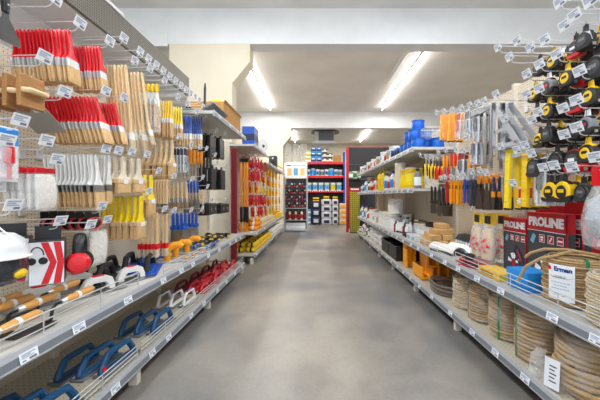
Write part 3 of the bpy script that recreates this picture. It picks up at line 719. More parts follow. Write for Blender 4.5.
k.part('visor', MB().loft([(0, 0, -.155, .05, .07), (0, 0, -.22, .055, .075), (0, 0, -.255, .03, .05)], 16, .8).mesh('visor', 'lens_dark'))
k.part('chin_pad', MB().ball((.075, .0, -.225), .022, .034, .022).mesh('chin_pad', 'yellow_plastic'), 'yellow oval pad')
place(k, (-1.15, 1.13, 1.0), 'white dome face shield with dark bag below, at left edge', rz=.2, sc=.82)
hang(-1, 5, 208, FT, 0, .03, '', 'carrying the white face shield', Y=1.13, Z=1.03)
# far end: black goods
BT_ = Kind('organiser_tray', 'tray')
BT_.part('tray', MB().prism([(-.09, -.02), (.09, -.02), (.085, -.26), (-.085, -.26)], -.02, .02, 'x', .006).mesh('tray', 'black_plastic'))
BT_.part('divider', MB().box(.0195, .024, -.075, .075, -.145, -.135).mesh('divider', 'dark_grey', smooth=0))
BT_.part('hanger_tab', MB().rbox(0, 0, -.005, .010, .06, .04, .004).mesh('hanger_tab', 'black_plastic'))
hang(-1, 212, 134, BT_, 4, .06, 'black plastic organiser tray', 'on high hook by shelf end')
hang(-1, 221, 137, BT_, 3, .06, 'black plastic organiser tray', 'on highest hook at shelf end')
hang(-1, 213, 166, BT_, 3, .06, 'black plastic organiser tray', 'on middle hook by shelf end')
hang(-1, 222, 168, BT_, 3, .06, 'black plastic organiser tray', 'on middle hook at shelf end')
GB = Kind('tool_case', 'box')
GB.part('shell', MB().rbox(0, 0, -.06, .12, .32, .12, .012).mesh('shell', 'black_plastic'))
GB.part('latch', MB().rbox(.063, .07, -.06, .008, .03, .03, .003).mesh('latch', 'grey_plastic')); GB.part('latch', MB().rbox(.063, -.07, -.06, .008, .03, .03, .003).mesh('latch', 'grey_plastic'))
GB.part('carry_handle', MB().tube([(0, -.05, -.012), (0, -.045, .006), (0, .045, .006), (0, .05, -.012)], .006, 6).mesh('carry_handle', 'black_plastic'))
hang(-1, 208, 203, GB, 1, .1, 'black flat tool case', 'nearer of two near blue scrapers', X=1.16)
hang(-1, 221, 203, GB, 1, .1, 'black flat tool case', 'farther of two near blue scrapers', X=1.18)
# ---------------------------------------------------------------- right wall: measuring and hand tools
FACE = Matrix(((0, 0, 1, 0), (1, 0, 0, 0), (0, 1, 0, 0), (0, 0, 0, 1)))      # printed words turned to face the aisle
def words_on(k, name, txt, size, m, pos, bold=0.0, sx=1.0, label=None, parent=None):
    me = text_mesh(txt, size, m, bold, sx=sx); me.transform(Matrix.Translation(pos) @ FACE); me.name = name
    return k.part(name, me, label, parent)
TP = {c: tape(c, .040) for c in ('yb', 'by', 'gr', 'rb', 'kk')}
TPL = {c: tape(c, .053, 'large_tape_measure') for c in ('rb', 'kk', 'by', 'gr')}
DES = {'yb': 'black tape measure with yellow face', 'by': 'yellow tape measure with black face', 'gr': 'grey tape measure with red badge', 'rb': 'red and black tape measure', 'kk': 'all black tape measure'}
ROWN = ['top', 'second', 'third', 'fourth', 'fifth', 'bottom']
COLN = ['farthest', 'second', 'third', 'nearest']
grid = [[('kk', 'yb'), ('yb', 'by'), ('rb', 'kk')], [('yb', 'kk'), ('gr', 'yb'), ('yb', 'rb')], [('by', 'yb'), ('yb', 'kk'), ('rb', 'gr')],
        [('by', 'kk'), ('kk', 'yb'), ('kk', 'by')], [('Lkk', 'Lgr'), ('Lkk', 'Lkk'), ('Lrb', 'Lrb')], [None, ('Lby', 'Lby'), ('Lby', 'yb')]]
for r, zz in enumerate((1.90, 1.77, 1.635, 1.50, 1.365, 1.205)):
    for c, yy in enumerate((1.765, 1.645, 1.53, 1.42)):
        g = (grid[r] + [grid[(r + 3) % 5][1]])[c]
        if not g: continue
        ks = [TPL[q[1:]] if q[0] == 'L' else TP[q] for q in g]; ds = [('large ' if q[0] == 'L' else '') + DES[q.lstrip('L')] for q in g]
        hang(1, 0, 0, ks, 4 if r < 4 else 3, .066, ds, '%s hook, %s tape row' % (COLN[c], ROWN[r]), 'tape measures on the right wall', Y=yy + RV.uniform(-.008, .008), Z=zz + RV.uniform(-.012, .012), X=1.25 + RV.uniform(-.03, .03))
for i, (px, py) in enumerate(((505, 53), (525, 47), (517, 63))):
    hang(1, px, py, None, 0, .02, '', '%s of three empty ones beyond the tapes' % ORD[i])
for i, (yy, zz) in enumerate(((1.53, 2.02), (1.46, 2.02), (1.39, 2.02), (1.36, 1.92))):
    hang(1, 0, 0, None, 0, .02, '', '%s empty one above the nearest tapes' % ORD[i], Y=yy, Z=zz)
# spirit levels, squares
LV = level(.36, 'yellow_bright', .05); LV2 = level(.30, 'yellow_plastic', .05)
hang(1, 508, 152, LV, 4, .055, 'bright yellow spirit level', 'on hook of long yellow levels')
hang(1, 525, 156, LV2, 3, .055, 'golden yellow spirit level', 'on hook of short golden levels')
SQ = square(.46); TRI = triangle(.30)
hang(1, 484, 108, SQ, 4, .055, 'steel carpenters square', 'on hook of long steel squares')
hang(1, 491, 106, square(.38, .036, .18), 3, .055, 'short steel carpenters square', 'on hook of short steel squares')
hang(1, 503, 100, TRI, 3, .06, 'grey triangular rafter square', 'on hook of triangular squares', X=1.22)
hang(1, 512, 124, triangle(.20), 2, .06, 'small grey triangular rafter square', 'on lower hook of triangular squares', X=1.25)
# upper hooks left of the squares
YR = level(.24, 'orange_plastic', .034, 'folding_rule', .018)
hang(1, 441, 116, YR, 5, .035, 'orange yellow folding rule', 'on top hook of folding rules')
hang(1, 449, 115, YR, 4, .035, 'orange yellow folding rule', 'on next top hook of folding rules')
P_OR = blister('orange_plastic', 'orange_plastic', .06, .21, 'knife_pack'); P_GR = blister('grey_plastic', 'steel', .07, .22, 'bit_pack'); P_DK = blister('dark_grey', 'black_plastic', .08, .25, 'saw_blade_pack')
P_RD = blister('red_deep', 'red_plastic', .07, .22, 'marker_pack'); P_MA = blister('maroon', 'black_plastic', .09, .22, 'glass_cutter_pack'); P_AM = blister('amber', 'navy', .085, .22, 'chisel_pack')
hang(1, 458, 114, [P_RD, P_OR], 5, .035, ['red carded marker pack', 'orange carded knife pack'], 'on top hook of pencils')
hang(1, 467, 112, P_GR, 4, .035, 'grey carded bit pack', 'on top hook of grey packs')
hang(1, 476, 110, P_DK, 4, .035, 'dark carded blade pack', 'on top hook of dark packs')
hang(1, 474, 136, P_AM, 4, .035, 'amber topped chisel pack', 'on second-row hook of chisel packs')
# second row
PLY = pliers('black_plastic', 'yellow_plastic'); PLR = pliers('red_plastic', 'red_plastic'); SDR = screwdriver('red_plastic', .24, .11); SDW = screwdriver('orange_plastic', .24, .11)
hang(1, 424, 158, PLY, 4, .04, 'black and yellow pliers', 'on nearer-shelf hook of pliers')
hang(1, 430, 160, PLY, 4, .04, 'black and yellow pliers', 'on second hook of pliers')
hang(1, 436, 160, PLR, 4, .04, 'red-handled pliers', 'on hook of red pliers')
hang(1, 443, 156, SDW, 5, .035, 'orange-handled screwdriver', 'on hook of orange screwdrivers')
hang(1, 451, 154, SDR, 5, .035, 'red-handled screwdriver', 'on hook of red screwdrivers')
hang(1, 461, 153, P_MA, 4, .04, 'dark red cutter pack', 'on hook of dark red packs')
hang(1, 469, 155, SDW, 4, .035, 'orange-handled screwdriver', 'on hook beside dark red packs')
# third row
BSCR = scraper('black_plastic', .085, .28, .14, 'steel_dark', 'tiling_scraper')
hang(1, 431, 187, BSCR, 4, .04, 'black tiling scraper', 'on nearer-shelf hook of scrapers')
hang(1, 439, 188, BSCR, 4, .04, 'black tiling scraper', 'on next hook of scrapers')
UK = utility_knife('orange_plastic', L=.24); UKB = utility_knife('blue_plastic', L=.22); UKR = utility_knife('red_deep', L=.22); UKK = utility_knife('dark_grey', L=.24)
hang(1, 446, 182, UKR, 3, .03, 'dark red utility knife', 'on hook of red knives')
hang(1, 450, 181, UK, 5, .028, 'orange utility knife', 'on first hook of orange knives')
hang(1, 457, 181, UK, 5, .028, 'orange utility knife', 'on second hook of orange knives')
hang(1, 464, 180, UKB, 4, .03, 'blue utility knife', 'on hook of blue knives')
hang(1, 470, 180, UKK, 4, .03, 'black utility knife', 'on hook of black knives')
TS = putty_knife('amber', .10, .25, .055, 'steel_dark', 'tapered_spatula')
hang(1, 478, 176, TS, 5, .03, 'dark tapered spatula', 'on first hook of tapered spatulas')
hang(1, 486, 175, TS, 4, .03, 'dark tapered spatula', 'on second hook of tapered spatulas')
NB = stick_brush(.22, .09, .03, 'saw_blade_holder', 'navy', 'amber', 'steel_dark')
for p_ in (NB,): p_.cat = 'saw'
hang(1, 493, 178, NB, 4, .04, 'navy handled narrow saw', 'on hook right of tapered spatulas')
P_WH = blister('red_plastic', 'white_plastic', .06, .09, 'hinge_pack')
hang(1, 521, 189, P_WH, 3, .045, 'small red carded pack', 'on hook under yellow levels')
hang(1, 540, 160, P_DK, 3, .05, 'dark carded blade pack', 'on hook under large black tapes')
# bag with yellow header and red balls
def ball_bag():
    k = Kind('fixing_bag', 'bag')
    k.part('header', MB().rbox(0, 0, -.045, .008, .15, .09, .002).mesh('header', 'yellow_plastic'), 'folded yellow header card')
    k.part('header_print', MB().box(.0045, .005, -.05, .035, -.08, -.018).mesh('header_print', 'print_black', smooth=0))
    k.part('contents', jit(MB().loft([(0, 0, -.12, .01, .04), (0, 0, -.2, .028, .065), (0, 0, -.3, .034, .072), (0, 0, -.36, .03, .06)], 16, .8).mesh('contents', 'cloth_cream'), .008, 4, 25))
    rr = random.Random(3)
    for i in range(9):
        k.part('red_ball', MB().ball((.034, rr.uniform(-.055, .055), -.20 - rr.random() * .11), .014, n=10, m=6).mesh('red_ball', 'red_plastic'))
    k.part('bag', jit(MB().loft([(0, 0, -.085, .005, .07), (0, 0, -.14, .03, .078), (0, 0, -.26, .052, .084), (0, 0, -.375, .045, .075), (0, 0, -.385, .03, .06)], 20, .7).mesh('bag', 'clear_bag'), .008, 6, 25), 'clear plastic bag')
    return k
FB = ball_bag()
hang(1, 477, 212, FB, 2, .11, 'clear bag of red balls', 'farther hook left of cutter boxes', X=1.36)
hang(1, 488, 213, FB, 2, .11, 'clear bag of red balls', 'nearer hook left of cutter boxes', X=1.36)
# red and black cartons with white lettering, standing on the middle shelf
def carton(w, h, d):
    k = Kind('tool_carton', 'box'); hd = h * .25
    k.part('carton', MB().box(-d, 0, -w / 2, w / 2, 0, h).mesh('carton', 'dark_grey', smooth=0))
    b = MB(); b.box(.0002, .0012, -w / 2, w / 2, h - hd, h); b.box(-d, .0012, -w / 2, w / 2, h + .0002, h + .0012)
    b.box(-d - .001, .0012, -w / 2 - .0012, -w / 2 - .0002, h - hd, h); b.box(-d - .001, .0012, w / 2 + .0002, w / 2 + .0012, h - hd, h)
    b.box(-.012, .0012, w / 2 + .0002, w / 2 + .0012, 0, h); b.box(-d * .45, -d * .2, -w / 2 - .0012, -w / 2 - .0002, 0, h)
    k.part('red_band', b.mesh('red_band', 'red_deep', smooth=0), 'bright red printed band')
    k.part('edge_line', MB().box(.0012, .0016, -w / 2, w / 2, h - hd - .004, h - hd).mesh('edge_line', 'card', smooth=0))
    words_on(k, 'lettering', 'PROLINE', w * .225, 'card', (.0018, 0, h - hd * .52), .004 * w / .3, 1.02)
    q = w * .15
    for i in range(3):
        y = w * (-.08 + i * .23); z = h * .64
        k.part('icon', MB().box(.0003, .0013, y - q / 2, y + q / 2, z - q / 2, z + q / 2).mesh('icon', 'red_deep', smooth=0))
        o = MB()
        for a, c, e, f in ((-1, 1, -1, -.88), (-1, 1, .88, 1), (-1, -.88, -1, 1), (.88, 1, -1, 1)): o.box(.0014, .0018, y + a * q / 2, y + c * q / 2, z + e * q / 2, z + f * q / 2)
        if i == 0: o.box(.0014, .0018, y - q * .2, y + q * .2, z - q * .3, z - q * .1); o.box(.0014, .0018, y - q * .3, y + q * .25, z, z + q * .25)
        elif i == 1: o.prism([(y - q * .3, z - q * .3), (y - q * .1, z - q * .3), (y + q * .3, z + q * .3), (y + q * .1, z + q * .3)], .0014, .0018, 'x')
        else: o.box(.0014, .0018, y - q * .35, y + q * .35, z - q * .1, z + q * .1)
        k.part('icon_line', o.mesh('icon_line', 'card', smooth=0))
    b = MB().at(0, -w * .33, h * .62, -.5); b.box(.0003, .001, -w * .05, w * .05, -w * .09, w * .09); k.part('price_sticker', b.mesh('price_sticker', 'sky_card', smooth=0))
    # printed tool: an open loop handle over a base with pale pads
    b = MB(); b.tube([(.002, y_, z_) for y_, z_ in ((w * .02, h * .40), (w * .10, h * .50), (w * .30, h * .40), (w * .42, h * .20), (w * .36, h * .14), (w * .22, h * .20))], w * .03, 6, closed=True, flat=.2, up=(1, 0, 0)); k.part('printed_loop', b.mesh('printed_loop', 'navy'))
    b = MB(); b.tube([(.0032, y_, z_) for y_, z_ in ((w * .16, h * .43), (w * .33, h * .24))], w * .018, 6, flat=.2, up=(1, 0, 0)); k.part('printed_grip', b.mesh('printed_grip', 'red_plastic'))
    b = MB()
    for a in (.3, 1.35, 1.9, 2.9): b.prism([(w * -.02 + w * r_ * math.cos(a + t), h * .18 + w * r_ * math.sin(a + t)) for r_, t in ((.10, -.25), (.26, -.22), (.26, .22), (.10, .25))], .0003, .0016, 'x')
    k.part('printed_pad', b.mesh('printed_pad', 'card', smooth=0))
    b = MB(); b.prism([(-w * .08, h * .03), (w * .04, h * .03), (w * .05, h * .21), (0, h * .27), (-w * .06, h * .21)], .0003, .0018, 'x'); k.part('printed_core', b.mesh('printed_core', 'red_deep', smooth=0))
    return k
CBIG = carton(.328, .435, .055); CSM = carton(.26, .385, .055)
place(CBIG, (1.42, 1.922, .556), 'large dark carton with red lettered top, front one beside blue box', rz=PI - .02)
place(CBIG, (1.490, 1.90, .556), 'large dark carton directly behind the front red lettered carton', rz=PI)
place(CSM, (1.42, 2.222, .556), 'smaller dark carton with red lettered top left of large one', rz=PI - .02)
place(CSM, (1.490, 2.21, .556), 'smaller dark carton behind the smaller front lettered carton', rz=PI)
k = Kind('long_carton', 'box'); k.part('carton', MB().rbox(.035, 0, .2675, .07, .44, .535, .002).mesh('carton', 'red_deep')); k.part('tape_seal', MB().box(-.0012, .072, -.03, .03, .5352, .536).mesh('tape_seal', 'red_plastic', smooth=0))
place(k, (1.565, 1.99, .556), 'tall plain red carton at the back behind lettered cartons')
# the bag with the red header at the picture's edge
def respirator_bag():
    k = Kind('respirator_pack', 'respirator')
    k.part('header', MB().rbox(0, 0, -.035, .008, .15, .085, .002).mesh('header', 'red_plastic'), 'red header card')
    words_on(k, 'lettering', 'TOP', .034, 'card', (.0045, .0, -.020), .001); words_on(k, 'lettering', '100S', .034, 'card', (.0045, .0, -.053), .001)
    k.part('mask', MB().loft([(0, 0, -.10, .01, .03), (.012, 0, -.16, .045, .06), (.02, 0, -.22, .06, .07), (.012, 0, -.28, .045, .065), (0, 0, -.31, .015, .04)], 18, .9).mesh('mask', 'mask_grey'), 'pale grey moulded mask')
    k.part('bag', jit(MB().loft([(0, 0, -.075, .006, .072), (0, 0, -.14, .055, .082), (0, 0, -.24, .085, .09), (0, 0, -.33, .07, .085), (0, 0, -.345, .04, .07)], 20, .75).mesh('bag', 'clear_bag'), .006, 8, 22), 'clear plastic bag')
    return k
RP = respirator_bag()
hang(1, 606, 166, RP, 2, .18, 'clear bag with pale grey respirator', 'on hook at right picture edge', X=1.22)
# ---------------------------------------------------------------- goods standing on the shelves
LO, MI = .157, .567
def arch_float(hcol, plate='grey_plastic', L=.32, W=.085, H=.095, r=.013, name='plastering_float', inset=None, base=None, dot=None):
    """float lying on its sole, a long trapezoid loop handle over it; its length runs along y"""
    k = Kind(name, 'float'); h = L / 2
    k.part('sole', MB().rbox(0, 0, .006, W, L, .010, .003).mesh('sole', plate))
    k.part('backing', MB().rbox(0, 0, .016, W * .5, L * .92, .012, .004).mesh('backing', base or hcol))
    pts = [(0, -h * .86, .02), (0, -h * .80, .045), (0, -h * .56, H), (0, -h * .3, H + .004), (0, h * .3, H + .004), (0, h * .56, H), (0, h * .80, .045), (0, h * .86, .02)]
    k.part('handle', MB().tube(pts, [r * 1.15, r * 1.1, r * 1.05, r, r, r * 1.05, r * 1.1, r * 1.15], 9, flat=1.0, up=(1, 0, 0)).mesh('handle', hcol))
    if inset: k.part('grip_inset', MB().rbox(0, 0, H + .006, r * 1.5, L * .46, r * 1.6, .004).mesh('grip_inset', inset))
    k.part('sticker', MB().box(-W * .48, -W * .28, -h * .9, -h * .55, .0113, .0118).mesh('sticker', 'card', smooth=0))
    if dot: k.part('sale_dot', MB().cyl((r * .9, -h * .84, .04), (r * 1.25, -h * .84, .04), .012, n=12).mesh('sale_dot', 'red_plastic'), 'red round sticker')
    return k
AB = arch_float('blue_float', L=.29, W=.075, r=.016); ABD = arch_float('blue_float', L=.29, W=.075, r=.016, dot=True)
XS = (-1.29, -1.20, -1.11)
WHICH = ['wall-side', 'middle', 'aisle-side']
for g, (yc, nm) in enumerate(((1.25, 'nearest group on the bottom shelf'), (1.70, 'second group on the bottom shelf'), (2.20, 'third group on the bottom shelf'))):
    for i, x in enumerate(XS):
        place(ABD if (g, i) == (1, 2) else AB, (x, yc + i * .03 - .02, LO), 'blue loop-handled plastering float, %s one of %s' % (WHICH[i], nm), 'blue floats on the left bottom shelf', rz=-.06 + RV.uniform(-.04, .04))
AW = arch_float('white_plastic', 'steel', .26, .08, .10, .012, 'sponge_float', inset='blue_plastic', base='white_plastic')
for i, x in enumerate((-1.31, -1.215, -1.12)):
    place(AW, (x, 2.68 + i * .03, LO), 'white float with blue grip beyond blue floats, %s one' % WHICH[i], 'white floats on the left bottom shelf', rz=-.06 + RV.uniform(-.04, .04))
AR = arch_float('red_deep', 'red_deep', .28, .105, .065, .017, 'rubber_float', base='red_deep')
AM_ = arch_float('maroon', 'maroon', .27, .10, .075, .013, 'rubber_float', base='maroon')
n = 0
for r, yc in enumerate((3.12, 3.46, 3.80, 4.14)):
    for i, x in enumerate((-1.35, -1.23, -1.11)):
        dk = i == 0
        place(AM_ if dk else AR, (x, yc, LO), '%s float, %s one in the %s row of red floats' % ('dark maroon' if dk else 'deep red', WHICH[i], ORD[r]), 'red floats on the left bottom shelf', rz=RV.uniform(-.1, .1))
# wooden-handled trowels: blade flat on the shelf towards the door, handle over it
def trowel():
    k = Kind('pointing_trowel', 'trowel')
    out = [(-.03, -.02), (-.042, -.06), (-.045, -.12), (-.036, -.17), (-.015, -.20), (.015, -.20), (.036, -.17), (.045, -.12), (.042, -.06), (.03, -.02)]
    k.part('blade', MB().prism(out, .002, .0042, 'z').mesh('blade', 'blade_dark', smooth=0), 'dark steel leaf blade')
    k.part('shank', MB().tube([(0, -.045, .006), (0, -.028, .012), (0, -.022, .05), (0, -.004, .066), (0, .03, .068)], [.006, .007, .007, .006, .006], 7).mesh('shank', 'black_plastic'))
    k.part('ferrule', MB().tube([(0, .020, .068), (0, .044, .069)], [.011, .0135], 10).mesh('ferrule', 'chrome'))
    k.part('handle', MB().tube([(0, .042, .069), (0, .06, .069), (0, .10, .072), (0, .15, .074), (0, .185, .075), (0, .198, .075)], [.012, .0155, .0175, .0165, .018, .012], 12).mesh('handle', 'wood_handle'))
    k.part('butt_cap', MB().tube([(0, .196, .075), (0, .206, .075)], [.012, .008], 10).mesh('butt_cap', 'chrome'))
    k.part('price_sticker', MB().tube([(0, .10, .0722), (0, .116, .073)], [.0178, .0176], 12).mesh('price_sticker', 'card'))
    return k
TW = trowel()
for x, y, rz, lb in ((-1.09, 1.02, -.02, 'nearest the aisle at the left picture edge'), (-1.12, 1.34, -.05, 'nearest the first white float'), (-1.215, 1.24, -.03, 'second from the aisle behind wire guard'), (-1.285, 1.46, -.06, 'right behind another, before the ear muffs'),
                     (-1.305, 1.22, -.04, 'under the dark visor bag'), (-1.385, 1.25, -.02, 'closest to the beige panel')):
    place(TW, (x, y, MI), 'wooden-handled pointing trowel ' + lb, 'wooden-handled trowels', rz=rz)
# white floats with a red mark
def white_float():
    k = Kind('grout_float', 'float')
    k.part('sole', MB().rbox(0, 0, .004, .11, .27, .007, .002).mesh('sole', 'steel'))
    k.part('grip', MB().prism([(-.085, .008), (-.085, .035), (-.062, .075), (-.03, .088), (.04, .088), (.07, .072), (.085, .03), (.085, .008), (.055, .008), (.052, .035), (.035, .055), (-.03, .055), (-.05, .035), (-.055, .008)], -.017, .017, 'x', .004).mesh('grip', 'white_plastic'))
    k.part('red_mark', MB().rbox(0, .0, .0895, .030, .055, .006, .002).mesh('red_mark', 'red_plastic'), 'red sticker on the grip')
    return k
WF = white_float()
for x, y, lb in ((-1.17, 1.96, 'nearest the aisle'), (-1.21, 1.72, 'next to the wooden trowels'), (-1.37, 1.78, 'below the ear muffs'), (-1.36, 1.52, 'nearest the ear muff boxes')):
    place(WF, (x, y, MI), 'white-gripped steel grout float with red mark, ' + lb, 'white-gripped floats', rz=-.5)
AK = arch_float('rubber', 'dark_grey', .26, .09, .085, .014, 'rubber_grip_float'); ABK = arch_float('rubber', 'blue_plastic', .28, .11, .085, .014, 'blue_based_float', base='blue_plastic')
for i, (x, y) in enumerate(((-1.43, 1.98), (-1.31, 1.93), (-1.44, 2.16))):
    place(AK, (x, y, MI), 'black rubber-gripped float, %s along the back of shelf' % ORD[i], 'black floats on the left middle shelf', rz=.25, sc=1.1)
for i, (x, y) in enumerate(((-1.19, 2.22), (-1.35, 2.24), (-1.40, 2.50), (-1.40, 2.80))):
    place(ABK, (x, y, MI), 'blue float with black loop grip, %s from the camera' % ORD[i], 'blue and black floats on the left middle shelf', rz=.35, sc=1.2)
BTR = Kind('grouting_trowel', 'trowel')
BTR.part('blade', MB().rbox(0, -.09, .005, .09, .20, .006, .002).mesh('blade', 'steel'))
BTR.part('handle', MB().tube([(0, .0, .01), (0, .02, .03), (0, .06, .032), (0, .17, .030), (0, .19, .026)], [.009, .012, .014, .014, .009], 9).mesh('handle', 'blue_plastic'))
BTR.part('collar', MB().tube([(0, .015, .028), (0, .03, .032)], .0155, 9).mesh('collar', 'steel'))
for i, (x, y) in enumerate(((-1.10, 3.10), (-1.22, 3.08), (-1.085, 3.30), (-1.27, 2.42))):
    place(BTR, (x, y, MI), 'blue-handled grouting trowel, %s along the shelf front' % ORD[i], 'blue-handled trowels', rz=-.15 + .1 * i)
YG = Kind('rasp_plane', 'plane')
YG.part('sole', MB().rbox(0, .01, .006, .06, .17, .010, .003).mesh('sole', 'rail_grey'))
YG.part('grip', MB().tube([(0, -.02, .008), (0, -.022, .05), (0, -.012, .085), (0, .02, .108), (0, .05, .108), (0, .068, .094)], [.021, .020, .020, .022, .021, .016], 10, up=(1, 0, 0)).mesh('grip', 'orange_plastic'), 'amber yellow curved grip')
YG.part('front_knob', MB().ball((0, .09, .018), .014, n=8, m=5).mesh('front_knob', 'orange_plastic'))
for i, (x, y) in enumerate(((-1.17, 2.50), (-1.17, 2.65), (-1.17, 2.88))):
    place(YG, (x, y, MI), 'yellow curved-grip plane, %s from the camera' % ORD[i], 'yellow curved-grip planes', rz=-1.2, sc=1.28)
CLP = Kind('spring_clamp', 'clamp')
for q in (-1, 1):
    CLP.part('arm', MB().tube([(q * .03, -.10, .014), (q * .018, -.04, .016), (q * .006, 0, .018), (-q * .02, .05, .018), (-q * .012, .085, .016)], [.009, .011, .012, .010, .006], 7).mesh('arm', 'steel_dark'))
    CLP.part('tip', MB().ball((q * .03, -.102, .014), .014, .024, .013, 8, 5).mesh('tip', 'yellow_plastic'), 'yellow dipped tip')
CLP.part('spring', MB().lathe([(.016, 0), (.018, .018), (.016, .034)], 12).mesh('spring', 'black_plastic'))
rr = random.Random(11)
for i in range(9):
    place(CLP, (-1.16 - .14 * (i % 3) + rr.uniform(-.02, .02), 3.42 + .33 * (i // 3), MI), 'yellow-tipped spring clamp, %s in the %s row by shelf end' % (ORD[i % 3], ORD[i // 3]), 'spring clamps on the left middle shelf', rz=rr.uniform(-.25, .25), sc=1.4)
STB = Kind('steel_bracket', 'bracket')
STB.part('plate', MB().prism([(-.045, -.09), (.045, -.09), (.05, .08), (.02, .10), (-.02, .10), (-.05, .08)], .002, .008, 'z').mesh('plate', 'steel'))
STB.part('rib', MB().rbox(0, 0, .016, .012, .15, .018, .003).mesh('rib', 'steel'))
for i in range(4):
    place(STB, (-1.38 + .11 * (i % 2), 2.98 + .22 * (i // 2), MI), 'grey steel plate tool, %s behind the blue trowels' % ORD[i], 'steel plate tools', rz=.5 - .3 * i)
BB = Kind('blue_pouch', 'pouch')
BB.part('pouch', MB().rbox(0, 0, .035, .16, .18, .07, .02).mesh('pouch', 'blue_plastic')); BB.part('flap', MB().rbox(.03, 0, .074, .11, .16, .008, .003).mesh('flap', 'navy'))
place(BB, (-1.43, 3.40, MI), 'blue pouch lying before the beige panel at shelf end')
# ---------------------------------------------------------------- rope, hoses and cartons on the right
RLO, RMI = .157, .557
def rope_mesh(R, H, d, turns, m, taper=0.0, wob=.004, seed=1, name='rope'):
    """a coil of twisted three-strand rope wound as a helix"""
    rr = random.Random(seed); N = 64; n = 9; vs = []; fs = []; tot = turns * N
    for i in range(tot + 1):
        a = 2 * PI * i / N; t = i / tot
        z = d / 2 + (H - d) * t; r = R - d / 2 + wob * math.sin(a * .37 + seed) + wob * math.sin(a * 2.13) - taper * t * t
        tw = a * R / d * .55
        for j in range(n):
            b = 2 * PI * j / n; q = d / 2 * (1.0 + .26 * math.cos(3 * (b + tw)))
            vs.append(((r + q * math.cos(b)) * math.cos(a), (r + q * math.cos(b)) * math.sin(a), z + q * math.sin(b)))
    for i in range(tot):
        for j in range(n): fs.append((i * n + j, (i + 1) * n + j, (i + 1) * n + (j + 1) % n, i * n + (j + 1) % n))
    b = MB().add(vs, fs); return b.mesh(name, m, smooth=80)
def rope_coil(R, H, d, turns, m, strap='green_strap', wrap=True, seed=1, tag=None, loose=True, inner=.62, wob=.004):
    k = Kind('rope_coil', 'rope')
    k.part('rope', rope_mesh(R, H, d, turns, m, seed=seed, wob=wob))
    rim = MB()
    for q, z in ((.86, H - d * .3), (.68, H - d * .5)):
        rim.tube([((R * q - d / 2) * math.cos(2 * PI * i / 40), (R * q - d / 2) * math.sin(2 * PI * i / 40), z - d * .2) for i in range(40)], d * .52, 8, closed=True)
    k.part('inner_turns', rim.mesh('inner_turns', m))
    k.part('core', MB().lathe([(R * .5, 0.01), (R * .5, H * .94)], 20).mesh('core', 'bristle_dark'))
    if strap:
        for a in (2.75, 4.35):
            k.part('strap', MB().at(0, 0, 0, 0, 0, a).tube([(R + .004, 0, .003), (R + .005, 0, H * .5), (R + .002, 0, H - .004), (R * .75, 0, H + .006), (R * .5, 0, H + .002)], .008, 6, flat=.25, up=(1, 0, 0)).mesh('strap', strap), 'green binding strap')
    if wrap:
        w = MB().lathe([(R * .6, H + .014), (R * .9, H + .012), (R + .004, H * .95), (R + .007, H * .5), (R + .004, .01)], 36).mesh('wrap', 'clear_wrap')
        k.part('wrap', jit(w, .003, seed, 14), 'clear plastic wrap')
    if loose:
        k.part('loose_end', MB().tube([(R * .5 * math.cos(a), R * .5 * math.sin(a), H + d * .3 + .03 * math.sin((a - 2) * 1.4)) for a in [2.0 + .22 * i for i in range(14)]], d * .45, 7).mesh('loose_end', m))
    return k
RC1 = rope_coil(.138, .29, .0195, 12, 'rope', seed=1); RC2 = rope_coil(.125, .28, .017, 14, 'rope', seed=2); RC3 = rope_coil(.118, .26, .0115, 19, 'rope_pale', strap=None, seed=3)
RC4 = rope_coil(.158, .27, .024, 9, 'rope', strap=None, seed=4, wob=.006)
RC4.parts += [('loose_turn', MB().at(0, 0, zz_, tx_, ty_).tube([(.150 * math.cos(a), .150 * math.sin(a), .006 * math.sin(3 * a)) for a in [2 * PI * i / 40 for i in range(40)]], .012, 8, closed=True).mesh('loose_turn', 'rope'), None, None) for zz_, tx_, ty_ in ((.20, .10, .22), (.16, -.14, -.20), (.24, .06, -.10))]
place(RC4, (1.335, 1.475, RLO), 'thick rope coil in loose plastic, nearest on bottom shelf', 'rope coils on the right bottom shelf', rz=.6)
k = Kind('paper_tag', 'tag'); b = MB().box(0, .0012, -.035, .035, 0, .14); b.use(1)
for i in range(5): b.box(.0013, .0016, -.012, .012 if i % 2 else .02, .03 + i * .018, .036 + i * .018)
place(k.one(b.mesh('paper_tag', 'card', 'print_black', smooth=0)), (1.138, 1.50, .170), 'white paper tag hanging on the nearest rope coil', rz=PI + .35, ry=-.08)
place(RC1, (1.318, 1.80, RLO), 'thick rope coil with green strap, second on bottom shelf', 'rope coils on the right bottom shelf', rz=.2)
place(RC2, (1.31, 2.095, RLO), 'tan rope coil, third from the camera on bottom shelf', 'rope coils on the right bottom shelf', rz=.9)
place(RC2, (1.31, 2.375, RLO), 'tan rope coil, fourth on bottom shelf, beside thin cord', 'rope coils on the right bottom shelf', rz=.0)
place(RC3, (1.30, 2.65, RLO), 'pale thin cord coil, farthest coil on the bottom shelf', 'rope coils on the right bottom shelf', rz=.4)
w_ = Kind('plastic_wrapping', 'bag').one(jit(MB().loft([(0, 0, 0, .07, .08), (0, 0, .05, .06, .07), (.0, .01, .11, .035, .05), (.02, .0, .16, .02, .03)], 22, .9).mesh('plastic_wrapping', 'clear_bag'), .02, 9, 16))
place(w_, (1.19, 1.655, .162), 'loose crumpled clear plastic between the two nearest rope coils', sc=.75)
RC5 = rope_coil(.148, .235, .0105, 20, 'rope', seed=5, loose=False, wrap=False)
root = place(RC5, (1.337, 1.582, RMI), 'rope coil with white printed label, beside blue box', rz=1.5)
